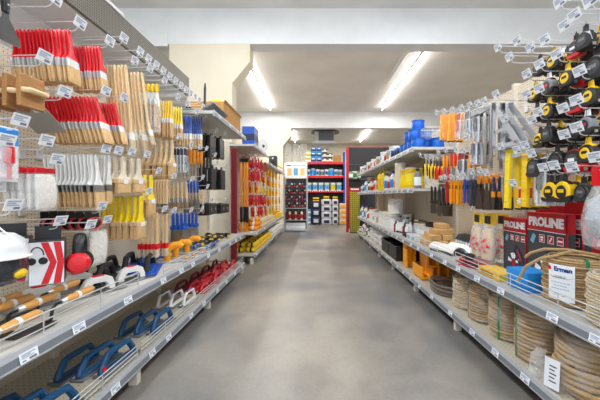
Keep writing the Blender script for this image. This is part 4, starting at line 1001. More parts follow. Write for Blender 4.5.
def coil_label():
    k = Kind('rope_label', 'label'); b = MB(); Rr = .154
    for i in range(8):
        a, c = -.38 + .095 * i, -.38 + .095 * (i + 1)
        b.add([(Rr * math.cos(q) , Rr * math.sin(q), z) for q in (a, c) for z in (0, .175)], [(0, 2, 3, 1)])
    k.part('sheet', b.mesh('sheet', 'card'))
    def on(me, y0, z0):
        for v in me.vertices:
            y, z = v.co.x + y0, v.co.y + z0; a = y / Rr
            v.co = (math.cos(a) * (Rr + .0012), math.sin(a) * (Rr + .0012), z)
        me.update(); return me
    k.part('lettering', on(text_mesh('Erman', .030, 'blue_plastic', .0014), .010, .152), 'blue printed word')
    b = MB(); b.add([(-.052 + .009 * math.cos(a), .153 + .011 * math.sin(a), 0) for a in [2 * PI * i / 10 for i in range(10)]], [tuple(range(10))]); k.part('emblem', on(b.mesh('emblem', 'red_plastic', smooth=0), 0, 0), 'small red emblem')
    b = MB()
    for z, w in ((.118, .05), (.108, .07), (.085, .085), (.07, .06), (.055, .08), (.03, .05)):
        for q in range(6): b.add([(-w / 2 + w * q / 6, z, 0), (-w / 2 + w * (q + .8) / 6, z, 0), (-w / 2 + w * (q + .8) / 6, z + .004, 0), (-w / 2 + w * q / 6, z + .004, 0)], [(0, 1, 2, 3)])
    k.part('fine_print', on(b.mesh('fine_print', 'print_grey', smooth=0), 0, 0))
    return k
for nm, me, lb, par in coil_label().parts:
    o = child('coil_label' if nm == 'sheet' else nm, me, root, lb); o.rotation_euler.z = PI + .42 - 1.5; o.location.z = .03
c_ = child('loose_end', MB().tube([(.02, .02, .25), (-.06, -.02, .262), (-.13, -.03, .245), (-.165, .03, .22), (-.19, .11, .16), (-.20, .16, .07)], .008, 8).mesh('loose_end', 'rope'), root); c_.rotation_euler.z = -1.5
c_ = child('loose_end', MB().tube([(.06, -.06, .25), (-.05, .0, .268), (-.12, .07, .26), (-.15, .13, .23), (-.16, .16, .20)], .008, 8).mesh('loose_end', 'rope'), root); c_.rotation_euler.z = -1.5
place(rope_coil(.135, .215, .009, 24, 'rope_pale', strap=None, seed=6, loose=False), (1.30, 1.285, RMI), 'pale thin cord coil at the right picture edge')
# blue lidded box, yellow flat box
k = Kind('blue_box', 'box')
k.part('body', MB().rbox(0, 0, .042, .14, .17, .084, .002).mesh('body', 'blue_card')); k.part('lid', MB().rbox(0, 0, .094, .148, .178, .036, .002).mesh('lid', 'blue_card'), 'slightly larger blue lid')
b = MB(); b.box(-.0712, -.0705, -.03, .01, .03, .055); k.part('sticker', b.mesh('sticker', 'sky_card', smooth=0))
place(k, (1.245, 1.815, RMI), 'bright blue lidded cardboard box before the lettered cartons', rz=.05)
k = Kind('yellow_pack', 'box'); k.part('carton', MB().rbox(0, 0, .024, .13, .26, .048, .002).mesh('carton', 'yellow_plastic')); k.part('printed_band', MB().box(-.0665, -.0655, -.06, .09, .012, .034).mesh('printed_band', 'wood_brown', smooth=0))
place(k, (1.225, 2.09, RMI), 'flat yellow carton on the shelf front beside blue box')
SAWP = Kind('saw_pack', 'saw')
SAWP.part('card', MB().rbox(0, 0, .006, .11, .30, .008, .002).mesh('card', 'red_deep')); SAWP.part('handle', MB().tube([(0, .06, .018), (.03, .09, .02), (.03, .13, .02), (0, .14, .018), (-.025, .10, .018)], .012, 7, closed=True).mesh('handle', 'black_plastic')); SAWP.part('blade', MB().rbox(0, -.06, .013, .05, .2, .003, .001).mesh('blade', 'steel'))
for i in range(5):
    place(SAWP, (1.235 + .02 * (i % 2) + .03 * (i // 3), 2.33 + .06 * i, RMI + .0 + .024 * (i % 2)), 'red and black carded saw, %s in pile under ball bags' % ORD[i], 'carded saws on the right middle shelf', rz=.5 - .2 * i)
k = Kind('tall_red_pack', 'box'); k.part('carton', MB().rbox(0, 0, .11, .05, .06, .22, .003).mesh('carton', 'red_deep')); k.part('front_print', MB().box(-.0265, -.0255, -.024, .024, .03, .16).mesh('front_print', 'black_plastic', smooth=0))
place(k, (1.40, 2.60, RMI), 'narrow upright red and black carton left of ball bags')
# white rolls, zebra loops, wood blocks
def half_roll(L=.30, R=.055):
    k = Kind('paper_roll', 'roll')
    pts = [(R * math.cos(a), R * .75 * math.sin(a)) for a in [PI * i / 10 for i in range(11)]]
    pts = pts + [(x * .9, z * .9) for x, z in reversed(pts)]
    k.part('sheet', MB().prism([(x, z + .02) for x, z in pts], -L / 2, L / 2, 'y').mesh('sheet', 'white_plastic', smooth=50))
    k.part('liner', MB().prism([(-R * .95, .0), (R * .95, .0), (R * .95, .022), (-R * .95, .022)], -L / 2 + .01, L / 2 - .01, 'y', .003).mesh('liner', 'dark_grey'))
    return k
HR = half_roll()
place(HR, (1.255, 2.98, RMI), 'white curved sheet roll at the shelf front by wire guard', rz=.2, sc=1.3)
place(HR, (1.425, 2.98, RMI), 'white curved sheet roll behind, next to striped loops', rz=.2, sc=1.2)
ZL = Kind('metal_handle', 'handle')
ZL.part('loop', MB().tube([(-.045, 0, .0), (-.045, 0, .05), (-.025, 0, .085), (.02, 0, .09), (.045, 0, .06), (.045, 0, .0)], .008, 7).mesh('loop', 'chrome')); ZL.part('grip', MB().tube([(-.043, 0, .058), (-.025, 0, .085), (.02, 0, .09), (.042, 0, .066)], .012, 8).mesh('grip', 'black_plastic'))
for i in range(8):
    place(ZL, (1.545, 2.88 + i * .055, RMI), 'black and silver loop handle, %s in the back row' % ORD[i], 'loop handles on the right middle shelf', sc=1.5)
WBk = Kind('wooden_block', 'block').one(MB().rbox(0, 0, .03, .11, .20, .058, .005).mesh('wooden_block', 'wood_block'))
i = 0
for z, lst in enumerate((((1.24, 3.42), (1.37, 3.42), (1.50, 3.42), (1.30, 3.66), (1.44, 3.66)), ((1.30, 3.44), (1.43, 3.45), (1.37, 3.68)), ((1.36, 3.47), (1.47, 3.50)), ((1.42, 3.52),))):
    for j, (x, y) in enumerate(lst):
        place(WBk, (x, y, RMI + z * .0585), 'tan wooden block, %s in the %s layer of the stack' % (ORD[j], ORD[z]), 'stacked wooden blocks', rz=RV.uniform(-.06, .06)); i += 1
BRS = Kind('small_package', 'box'); BRS.part('carton', MB().rbox(0, 0, .035, .10, .13, .07, .003).mesh('carton', 'sack_white')); BRS.part('print', MB().box(-.0515, -.0505, -.04, .04, .02, .05).mesh('print', 'sky_card', smooth=0))
for j, (x, y) in enumerate(((1.21, 3.72), (1.21, 3.90), (1.33, 3.92))): place(BRS, (x, y, RMI), 'small white printed package, %s beyond wooden blocks' % ORD[j], 'white packages beyond the blocks', rz=.1)
# orange mitre boxes on the lower shelf
def mitre(L=.34, W=.13, H=.12, t=.022):
    k = Kind('mitre_box', 'mitre box')
    k.part('base', MB().rbox(0, 0, t / 2, W, L, t, .004).mesh('base', 'orange_plastic'))
    for s in (-1, 1):
        for a, c in ((-.5, -.30), (-.27, -.06), (-.03, .20), (.23, .5)):
            k.part('side_wall', MB().rbox(s * (W / 2 - t / 2), (a + c) / 2 * L, H / 2 + t * .45, t, (c - a) * L, H - t * .1, .004).mesh('side_wall', 'orange_plastic'))
    k.part('lip', MB().rbox(W / 2 + .012, 0, -.012 + t, .024, L, .02, .004).mesh('lip', 'orange_plastic'))
    return k
MT = mitre()
for j, (x, y, z, rx, ry, rz) in enumerate(((1.24, 4.20, .175, PI / 2, 0, .1), (1.245, 3.62, 0, 0, 0, 0), (1.43, 3.64, 0, 0, 0, 0), (1.32, 3.62, .135, 0, 0, -.1), (1.44, 4.12, .175, PI / 2, 0, 0))):
    place(MT, (x, y, RLO + z + (.012 if not rx else 0)), 'orange plastic mitre box, ' + ('standing on end at the shelf front', 'middle of the shelf front', 'at the back behind another', 'on top of two others', 'standing on end at the back')[j], 'orange mitre boxes', rx=rx, rz=rz, sc=1.0)
def hose(m, seed, n=4, a=.13, b=.22):
    rr = random.Random(seed); k = Kind('hose_coil', 'hose')
    for i in range(n):
        s_ = 1 - .07 * (i % 2) + rr.uniform(-.03, .03); z = .014 + .019 * i
        k.part('turn', MB().tube([(a * s_ * math.cos(t) + .01 * math.sin(3 * t), b * s_ * math.sin(t), z + .004 * math.sin(2 * t + i)) for t in [2 * PI * q / 28 for q in range(28)]], .0115, 7, closed=True).mesh('turn', m[i % len(m)]))
    k.part('tie', MB().tube([(a - .025, 0, -.0), (a + .03, 0, .0), (a + .03, 0, .019 * n + .016), (a - .035, 0, .019 * n + .016)], .004, 6, closed=True).mesh('tie', 'white_plastic'))
    return k
HG = hose(['hose_grey', 'hose_brown'], 1, 5); HB = hose(['hose_brown', 'hose_grey', 'steel_dark'], 2, 4)
place(HG, (1.28, 3.06, RLO), 'grey and brown hose coil on bottom shelf next to pale cord', rz=.1, sc=(.95, 1.0, 1))
# ---------------------------------------------------------------- kinds of containers
def tin(r, h, body, band, lid='white_plastic', name='paint_tin', cat='tin', handle=True, spot=None):
    k = Kind(name, cat)
    k.part('body', MB().lathe([(r * .94, 0), (r, .006), (r, h * .9), (r * 1.03, h * .92), (r * 1.03, h * .95), (r * .96, h * .955)], 18).mesh('body', body))
    k.part('wrap_label', MB().lathe([(r * 1.004, h * .16), (r * 1.012, h * .17), (r * 1.012, h * .74), (r * 1.004, h * .75)], 18).mesh('wrap_label', band))
    if spot: k.part('label_spot', MB().rbox(-r * 1.0, 0, h * .46, .012, r * .9, h * .28, .003).mesh('label_spot', spot))
    k.part('lid', MB().lathe([(r * 1.05, h * .94), (r * 1.06, h * .985), (r * .98, h), (.001, h)], 18).mesh('lid', lid))
    if handle: k.part('bail', MB().tube([(-r * .2, r * 1.05 * math.cos(a), h * .8 - r * .55 * math.sin(a)) if False else (-r * 1.05 * math.sin(a), r * 1.05 * math.cos(a), h * .82 - .5 * r * math.sin(a)) for a in [PI * i / 12 for i in range(13)]], .003, 5).mesh('bail', 'steel'))
    return k
def bottle(r, h, body, label, cap, name='bottle', cat='bottle', neck=.35):
    k = Kind(name, cat)
    k.part('body', MB().lathe([(r * .9, 0), (r, .008), (r, h * .66), (r * .9, h * .74), (r * neck, h * .86), (r * neck, h * .9)], 16).mesh('body', body))
    k.part('wrap_label', MB().lathe([(r * 1.005, h * .14), (r * 1.02, h * .15), (r * 1.02, h * .56), (r * 1.005, h * .57)], 16).mesh('wrap_label', label))
    k.part('cap', MB().lathe([(r * neck * 1.25, h * .88), (r * neck * 1.25, h * .98), (r * neck, h), (.001, h)], 12).mesh('cap', cap))
    return k
def spray(r, h, body, cap, label):
    k = Kind('spray_can', 'spray can')
    k.part('body', MB().lathe([(r * .92, 0), (r, .006), (r, h * .72), (r * .7, h * .78)], 12).mesh('body', body))
    k.part('band', MB().lathe([(r * 1.005, h * .2), (r * 1.02, h * .21), (r * 1.02, h * .55), (r * 1.005, h * .56)], 12).mesh('band', label))
    k.part('cap', MB().lathe([(r * .86, h * .76), (r * .86, h * .98), (r * .6, h), (.001, h)], 12).mesh('cap', cap))
    return k
def box_(sx, sy, sz, col, band=None, name='carton', cat='box', spot=None):
    k = Kind(name, cat); k.part('carton', MB().rbox(0, 0, sz / 2, sx, sy, sz, .003).mesh('carton', col))
    b = MB(); b.box(-sx / 2 - .001, sx / 2 + .001, -sy / 2 - .001, sy / 2 + .001, sz * .25, sz * .6)
    k.part('printed_band', b.mesh('printed_band', band or 'card', smooth=0))
    if spot: k.part('printed_spot', MB().rbox(0, -sy / 2 - .0015, sz * .72, sx * .5, .002, sz * .22, .0005).mesh('printed_spot', spot))
    k.part('sealing_tape', MB().box(-.02, .02, -sy / 2 + .004, sy / 2 - .004, sz - .001, sz + .0012).mesh('sealing_tape', 'cream_plastic', smooth=0))
    return k
def sack(sx, sy, sz, col, band, name='sack', cat='sack'):
    k = Kind(name, cat)
    b = MB(); rings = []
    for z, s in ((0, .86), (.12, .97), (.5, 1.0), (.88, .96), (1, .84)):
        rings.append([(sx / 2 * s * math.copysign(abs(math.cos(t)) ** .45, math.cos(t)), sy / 2 * s * math.copysign(abs(math.sin(t)) ** .45, math.sin(t)), z * sz) for t in [2 * PI * (i + .5) / 16 for i in range(16)]])
    k.part('body', jit(b.rings(rings).mesh('body', col), .006, 3, 9))
    k.part('printed_panel', MB().rbox(0, 0, sz * .5, sx * .55, sy * 1.005, sz * .5, .01).mesh('printed_panel', band))
    return k
RW = random.Random(21)
def row(kinds, descs, n, x, y0, y1, z, where, group, jx=.015, rz=True, sc=(1, 1)):
    """goods one behind the other along a shelf"""
    for i in range(n):
        q = i % len(kinds); y = y0 + (y1 - y0) * (i / max(1, n - 1))
        place(kinds[q], (x + RW.uniform(-jx, jx), y, z + .002), '%s, %s from the camera %s' % (descs[q], ORD[i], where) if n > 1 else descs[q] + ' ' + where, group, rz=RW.uniform(-.15, .15) + (PI if False else 0), sc=RW.uniform(*sc))
def cross(kinds, descs, n, x0, x1, y, z, where, group):
    """goods side by side across the far end"""
    for i in range(n):
        q = i % len(kinds); x = x0 + (x1 - x0) * (i / max(1, n - 1))
        place(kinds[q], (x, y + RW.uniform(-.01, .01), z + .002), '%s, %s from the left %s' % (descs[q], ORD[i], where), group, rz=PI / 2 + RW.uniform(-.08, .08))
# ---------------------------------------------------------------- left top shelves
k = Kind('open_carton', 'box')
for a, c, e, f in ((-.19, .19, -.40, -.394), (-.19, .19, .394, .40), (-.19, -.184, -.394, .394), (.184, .19, -.394, .394)): k.part('side', MB().box(a, c, e, f, .006, .25).mesh('side', 'cardboard', smooth=0))
k.part('bottom', MB().box(-.19, .19, -.40, .40, 0, .005).mesh('bottom', 'cardboard', smooth=0)); k.part('flap', MB().at(.19, 0, .25, 0, .7).box(0, .004, -.39, .39, 0, .03).mesh('flap', 'cardboard', smooth=0))
place(k, (-1.26, 3.98, 1.942), 'brown open cardboard carton on the high shelf above black trays')
YP = sack(.12, .15, .10, 'yellow_plastic', 'white_plastic', 'yellow_packet', 'packet')
for i, y in enumerate((3.70, 3.92, 4.12, 4.26)): place(YP, (-1.17 - .05 * (i % 2), y, 2.13), 'yellow packet showing over the carton rim, %s from the camera' % ORD[i], 'yellow packets in the brown carton')
for i, y in enumerate((3.72, 3.92, 4.14, 4.30)): pass
FL = Kind('flat_pack', 'packet'); FL.part('pack', MB().rbox(0, 0, .02, .12, .26, .022, .004).mesh('pack', 'grey_plastic')); FL.part('printed_label', MB().box(-.04, .04, -.09, .05, .0312, .0318).mesh('printed_label', 'card', smooth=0))
for i, (y, z, ry) in enumerate(((3.20, .04, -.5), (3.45, .04, -.55))): place(FL, (-1.055, y, 1.942 + z), 'grey flat packet tilted on the high shelf front, %s one' % ORD[i], 'grey flat packets', ry=ry)
TRW = Kind('black_trowel_box', 'tray'); TRW.part('tray', MB().prism([(-.05, 0), (.05, 0), (.065, .075), (-.065, .075)], -.13, .13, 'y', .006).mesh('tray', 'dark_grey')); TRW.part('rim', MB().rbox(0, 0, .078, .14, .28, .010, .003).mesh('rim', 'black_plastic'))
place(TRW, (-1.37, 3.34, 1.942), 'dark plastic tray on the high shelf before the brown carton')
k = Kind('upright_tool', 'tool'); k.part('grip', MB().loft([(0, 0, 0, .016, .02), (0, 0, .10, .018, .022), (0, 0, .16, .012, .02), (0, .01, .34, .012, .026), (0, .012, .40, .006, .012)], 10).mesh('grip', 'black_plastic')); k.part('foot_plate', MB().rbox(0, 0, .01, .08, .08, .02, .003).mesh('foot_plate', 'dark_grey'))
place(k, (-1.22, 3.40, 1.942), 'black upright tool standing before the brown carton')
place(box_(.20, .36, .31, 'blue_plastic', 'navy', 'blue_carton'), (-1.12, 5.30, 1.942), 'blue carton on the high shelf beyond the cream pillar')
k = Kind('hose_reel', 'reel')
for x in (-.03, .03): k.part('flange', MB().lathe([(.02, x - .006), (.14, x - .006), (.145, x), (.14, x + .006), (.02, x + .006)], 24, (0, 0, .145), 'x').mesh('flange', 'white_plastic'))
k.part('wound_cord', MB().lathe([(.03, -.024), (.115, -.024), (.12, 0), (.115, .024), (.03, .024)], 20, (0, 0, .145), 'x').mesh('wound_cord', 'sky_card')); k.part('hub', MB().lathe([(.03, -.045), (.03, .045)], 12, (0, 0, .145), 'x').mesh('hub', 'navy'))
place(k, (-1.07, 6.15, 1.942), 'round white reel standing on the high shelf near its end', rz=-.6)
k = Kind('loudspeaker', 'speaker'); k.part('case', MB().rbox(0, 0, .16, .20, .20, .32, .02).mesh('case', 'dark_grey')); k.part('cone', MB().lathe([(.02, 0), (.07, .01), (.075, .012), (.075, .0)], 16, (0, -.112, .12), 'y').mesh('cone', 'black_plastic')); k.part('tweeter', MB().ball((0, -.10, .25), .022).mesh('tweeter', 'card'))
place(k, (-1.09, 7.9, 1.802), 'dark grey loudspeaker box on top of the glove shelving')
row([box_(.16, .2, .14, 'orange_plastic', 'card', 'orange_carton')], ['orange carton'], 3, -1.085, 8.6, 9.2, 1.802, 'at the far high shelf end', 'orange cartons on the far high shelf')
# maroon post and the orange shafts beside it
k = Kind('display_post', 'post'); k.part('post', MB().rbox(0, 0, .92, .085, .06, 1.84, .006).mesh('post', 'maroon')); k.part('base_plate', MB().rbox(0, 0, .006, .14, .12, .012, .003).mesh('base_plate', 'steel_dark'))
place(k, (-1.275, 4.83, 0), 'maroon upright post between the two left shelving runs')
OS = Kind('long_shaft', 'handle'); OS.part('shaft', MB().lathe([(.015, .0), (.018, .02), (.017, .6), (.018, 1.14), (.014, 1.17)], 10).mesh('shaft', 'amber')); OS.part('grip', MB().lathe([(.021, .16), (.023, .18), (.023, .40), (.021, .42)], 10).mesh('grip', 'black_plastic')); OS.part('head', MB().rbox(0, 0, 1.19, .045, .06, .07, .01).mesh('head', 'black_plastic'))
for i, (x, y) in enumerate(((-1.235, 5.12), (-1.185, 5.14), (-1.135, 5.12), (-1.21, 5.26))): place(OS, (x, y, .502), 'amber long tool shaft with black ends beside maroon post, %s from left' % ORD[i], 'amber shafts by the maroon post')
# gloves hung in pairs beyond the pillar
def glove(col, cuff):
    k = Kind('work_gloves', 'gloves'); b = MB()
    b.loft([(0, 0, -.075, .014, .036), (0, 0, -.10, .017, .042), (0, 0, -.15, .016, .046), (0, 0, -.165, .012, .042)], 10, .8)
    for y, l in ((-.034, .055), (-.012, .07), (.012, .068), (.034, .05)): b.tube([(0, y * .85, -.155), (.004, y, -.155 - l * .6), (.008, y, -.155 - l)], [.012, .0115, .008], 6)
    b.tube([(0, .036, -.10), (.01, .058, -.125), (.014, .062, -.15)], [.014, .012, .009], 6)
    k.part('hand', b.mesh('hand', col)); k.part('cuff', MB().loft([(0, 0, .0, .010, .03), (0, 0, -.01, .015, .04), (0, 0, -.07, .014, .038), (0, 0, -.08, .015, .037)], 10, .8).mesh('cuff', cuff))
    k.part('header_card', MB().box(-.0015, .0015, -.04, .04, -.012, .03).mesh('header_card', 'card', smooth=0))
    return k
GR_, GY_, GO_, GC_ = glove('red_deep', 'red_plastic'), glove('cloth_yellow', 'cloth_cream'), glove('cloth_orange', 'cloth_yellow'), glove('cloth_cream', 'cloth_white')
GRR = glove('red_plastic', 'red_deep')
gl = {'r': (GR_, 'red work glove pair'), 'R': (GRR, 'bright red work glove pair'), 'y': (GY_, 'yellow work glove pair'), 'o': (GO_, 'orange work glove pair'), 'c': (GC_, 'cream work glove pair')}
plan = ['rRrRoyoyo', 'RrRyryoyo', 'ryycyoyoy', 'rRrRryoyr', 'crrRcyyoy']
COLS = [5.42, 5.72, 6.05, 6.45, 6.85, 7.3, 7.8, 8.35, 8.95]
for r, pl in enumerate(plan):
    for c, ch in enumerate(pl):
        kk, ds = gl[ch]; z = 1.80 - r * .225 - (.05 if c > 3 else 0)
        for i in range(3):
            place(kk, (-1.06 - .10 * i, COLS[c] + RW.uniform(-.02, .02) + .0 * i, z), '%s, %s deep, %s column, %s row' % (ds, ORD[i], ORD[c], ORD[r]), 'work gloves hung beyond the pillar', sc=.92)
        place(hook_kind(.38, False), (-1.417, COLS[c], z + .002), 'chrome wire hook for gloves, %s column, %s row' % (ORD[c], ORD[r]), 'glove hooks beyond the pillar')
# rolled gloves and cloths in heaps on the lower boards
def roll(col, band='card'):
    k = Kind('glove_bundle', 'gloves'); k.part('bundle', jit(MB().tube([(-.07, 0, .04), (-.06, 0, .04), (0, 0, .042), (.06, 0, .04), (.07, 0, .04)], [.022, .036, .040, .037, .020], 12, up=(0, 0, 1)).mesh('bundle', col), .006, 2, 30)); k.part('paper_band', MB().tube([(-.016, 0, .042), (.016, 0, .042)], .042, 12).mesh('paper_band', band)); return k
RO, RC_, RY_, RWh = roll('cloth_orange'), roll('cloth_cream'), roll('cloth_yellow', 'black_plastic'), roll('cloth_white')
def heap(kk, desc, x0, x1, y0, y1, z, nx, ny, nz, where, group, dz=.072):
    i = 0
    for c in range(nz):
        for b in range(ny - c):
            for a in range(nx):
                x = x0 + (x1 - x0) * (a / max(1, nx - 1)); y = y0 + (y1 - y0) * ((b + .5 * c) / max(1, ny - 1))
                place(kk, (x + RW.uniform(-.006, .006), y + RW.uniform(-.008, .008), z + .002 + dz * c), '%s, %s from the camera, %s layer, %s file %s' % (desc, ORD[b], ['bottom', 'second', 'third', 'fourth'][c], ['aisle', 'middle', 'back'][a], where), group, rz=RW.uniform(-.12, .12)); i += 1
heap(RO, 'orange cloth bundle', -1.08, -1.26, 5.36, 5.74, .50, 2, 5, 3, 'below amber shafts', 'orange bundles on the far left shelf')
heap(RC_, 'cream glove bundle', -1.08, -1.28, 5.86, 7.6, .50, 2, 16, 2, 'past orange bundles', 'cream glove bundles on the far left shelf')
heap(RY_, 'yellow glove bundle', -1.08, -1.28, 7.8, 9.3, .50, 2, 14, 2, 'on the middle board', 'yellow glove bundles on the far left middle board')
heap(RY_, 'yellow glove bundle', -1.08, -1.28, 5.2, 7.0, .157, 2, 16, 2, 'on the lowest board', 'yellow glove bundles on the lowest board')
heap(RWh, 'white glove bundle', -1.08, -1.28, 7.2, 9.3, .157, 2, 18, 2, 'on the lowest board', 'white glove bundles on the lowest board')
# ---------------------------------------------------------------- spray-can stand at the far end on the left
t = thing('display_stand', 'grey stand with clear tubes above and dark cans, end of left aisle', 'stand', (-.63, 9.64, 0))
for x in (-.35, .35):
    for y in (0, .34): child('post', MB().box(x - .018, x + .018, y - .018, y + .018, 0, 1.68 if y == 0 else 2.2).mesh('post', 'rail_grey', smooth=0), t)
for z in (.04, .36, .73, .93, 1.13, 1.33): child('shelf_board', MB().box(-.33, .33, -.03, .34, z - .022, z).mesh('shelf_board', 'rail_grey' if z < .8 else 'dark_grey', smooth=0), t)
child('back_board', MB().box(-.33, .33, .345, .36, .02, 1.66).mesh('back_board', 'dark_grey', smooth=0), t)
sg = child('sign_panel', MB().box(-.345, .345, -.03, -.015, 1.66, 2.12).mesh('sign_panel', 'card', smooth=0), t)
for i, m in enumerate(('swatch_peach', 'swatch_blue', 'swatch_gold')): child('colour_swatch', MB().box(-.26 + i * .20, -.13 + i * .20, -.0325, -.0302, 1.74 + .0 * i, 1.96).mesh('colour_swatch', m, smooth=0), sg)
child('printed_line', MB().box(-.28, -.14, -.0325, -.0302, 2.03, 2.06).mesh('printed_line', 'print_black', smooth=0), sg); child('printed_line', MB().box(-.10, .28, -.0325, -.0302, 2.03, 2.055).mesh('printed_line', 'print_grey', smooth=0), sg)
for i in range(3):
    x = -.235 + i * .235
    child('clear_tube', MB().lathe([(.10, 2.13), (.105, 2.14), (.105, 2.74), (.10, 2.75)], 20, (x, .14, 0)).mesh('clear_tube', 'clear_plastic'), t, 'tall clear plastic tube')
    child('tube_collar', MB().lathe([(.108, 2.11), (.112, 2.12), (.112, 2.15), (.108, 2.16)], 20, (x, .14, 0)).mesh('tube_collar', 'chrome'), t)
child('top_tray', MB().box(-.345, .345, -.014, .36, 2.09, 2.11).mesh('top_tray', 'rail_grey', smooth=0), t)
S1, S2, S3 = spray(.034, .165, 'black_plastic', 'grey_plastic', 'red_deep'), spray(.034, .165, 'navy', 'black_plastic', 'grey_plastic'), spray(.034, .165, 'dark_grey', 'cream_plastic', 'maroon')
for r, z in enumerate((.73, .93, 1.13, 1.33)):
    cross([S1, S2, S3] if r % 2 else [S2, S3, S1], ['dark red-banded spray can', 'navy spray can', 'grey spray can'] if r % 2 else ['navy spray can', 'grey spray can', 'dark red-banded spray can'], 8, -.92, -.34, 9.66, z, 'on stand board %s' % ORD[r], 'spray cans on the grey stand')
cross([bottle(.04, .30, 'black_plastic', 'maroon', 'dark_grey'), bottle(.04, .30, 'cream_plastic', 'red_deep', 'black_plastic')], ['dark bottle', 'pale red-banded bottle'], 7, -.91, -.35, 9.66, .36, 'on the low stand board', 'bottles on the grey stand')
cross([box_(.17, .2, .22, 'sack_white', 'card', 'white_carton')], ['white carton'], 3, -.83, -.43, 9.72, .04, 'at the foot of the stand', 'white cartons in the grey stand')
# ---------------------------------------------------------------- red shelving in the back room
t = thing('red_shelving', 'red shelving full of paint tins across the back room', 'shelving', (.36, 12.3, 0))
for z in (1.30, 1.89, 2.43):
    child('shelf_board', MB().box(-.79, .74, 0, .45, z - .03, z).mesh('shelf_board', 'red_deep', smooth=0), t)
    child('front_lip', MB().box(-.79, .76, -.02, 0, z - .07 if z > 1.5 else z - .06, z + .015).mesh('front_lip', 'red_plastic' if z > 1.5 else 'spot_red', smooth=0), t)
for x, m in ((-.80, 'upright_cream'), (.76, 'blue_plastic')): child('upright', MB().box(x - .025, x + .035, .0, .45, 0, 2.85).mesh('upright', m, smooth=0), t, 'blue side panel' if x > 0 else None)
child('back_sheet', MB().box(-.79, .76, .455, .465, 0, 2.5).mesh('back_sheet', 'dark_grey', smooth=0), t)
PW = tin(.082, .27, 'white_plastic', 'sky_card', spot='navy'); PW2 = tin(.082, .30, 'sky_card', 'blue_card'); PW3 = tin(.082, .25, 'white_plastic', 'grey_plastic'); PG = tin(.085, .27, 'white_plastic', 'lime_yellow')
cross([PW, PW2, PW, PW3], ['white and pale blue paint tin', 'pale blue paint tin', 'white and pale blue paint tin', 'white and grey paint tin'], 8, -.30, .97, 12.42, 1.89, 'on the middle red board', 'tins on the middle red shelf')
PB = tin(.10, .33, 'white_plastic', 'sky_card', spot='blue_card', name='paint_bucket', cat='bucket'); PBg = tin(.10, .33, 'white_plastic', 'lime_yellow', name='paint_bucket', cat='bucket')
cross([PB, PB, PB, PB, PBg], ['white and blue paint bucket'] * 4 + ['white and yellow-green paint bucket'], 6, -.28, .92, 12.42, 1.30, 'on the lowest red board', 'buckets on the lowest red shelf')
def stack(kk, desc, x, y, z, h, n, where, group, rz=0.0):
    for i in range(n): place(kk, (x, y, z + i * (h + .004) + .001), '%s, %s from the bottom %s' % (desc, ORD[i], where), group, rz=rz + RW.uniform(-.04, .04))
LG = box_(.19, .25, .15, 'lime_yellow', 'card', 'yellow_green_carton'); BLc = box_(.21, .25, .20, 'blue_card', 'navy', 'blue_carton', spot='card'); DKc = box_(.2, .25, .18, 'dark_grey', 'cream_plastic', 'dark_carton', spot='card'); BRc = box_(.30, .28, .30, 'cardboard', 'wood_brown')
stack(LG, 'yellow-green carton', -.30, 12.45, 2.43, .152, 3, 'at top shelf left end', 'yellow-green cartons')
stack(BLc, 'blue carton', -.10, 12.45, 2.43, .202, 3, 'next to yellow-green cartons', 'blue cartons'); stack(BLc, 'blue carton', .125, 12.45, 2.43, .202, 3, 'next to dark cartons', 'blue cartons')
stack(DKc, 'dark spotted carton', .35, 12.45, 2.43, .182, 3, 'next to blue cartons', 'dark cartons'); stack(DKc, 'dark spotted carton', .56, 12.45, 2.43, .182, 2, 'beside the brown carton', 'dark cartons')
place(BRc, (.86, 12.45, 2.432), 'plain brown carton at the right end of the top red shelf')
SK1, SK2, SK3, SK4 = sack(.34, .42, .30, 'navy', 'sack_white'), sack(.40, .42, .24, 'sack_white', 'navy'), sack(.24, .42, .24, 'sack_white', 'navy'), sack(.30, .42, .20, 'cloth_cream', 'orange_plastic')
stack(SK1, 'navy sack with white panel', -.0, 12.02, 0, .30, 3, 'of the left pile', 'sacks on the back room floor', PI / 2 * 0)
stack(SK2, 'white and navy sack', .40, 12.02, 0, .24, 4, 'of the middle pile', 'sacks on the back room floor')
stack(SK3, 'narrow white and navy sack', .74, 12.02, 0, .24, 4, 'of the narrow pile', 'sacks on the back room floor')
stack(SK4, 'cream and orange sack', 1.04, 12.02, 0, .20, 4, 'of the right pile', 'sacks on the back room floor')
stack(box_(.22, .3, .19, 'sky_card', 'card', 'pale_blue_carton'), 'pale blue carton', -.32, 12.1, 0, .192, 3, 'left of navy sacks', 'pale blue cartons')
YT = box_(.24, .24, .14, 'yellow_plastic', 'black_plastic', 'yellow_carton')
place(YT, (.0, 12.02, .905), 'yellow and black carton on top of the navy sacks'); place(YT, (.40, 12.02, .966), 'yellow and black carton on top of the middle white sacks', sc=.9); place(YT, (.74, 12.02, .966), 'yellow and black carton on top of the narrow pile', sc=.8)
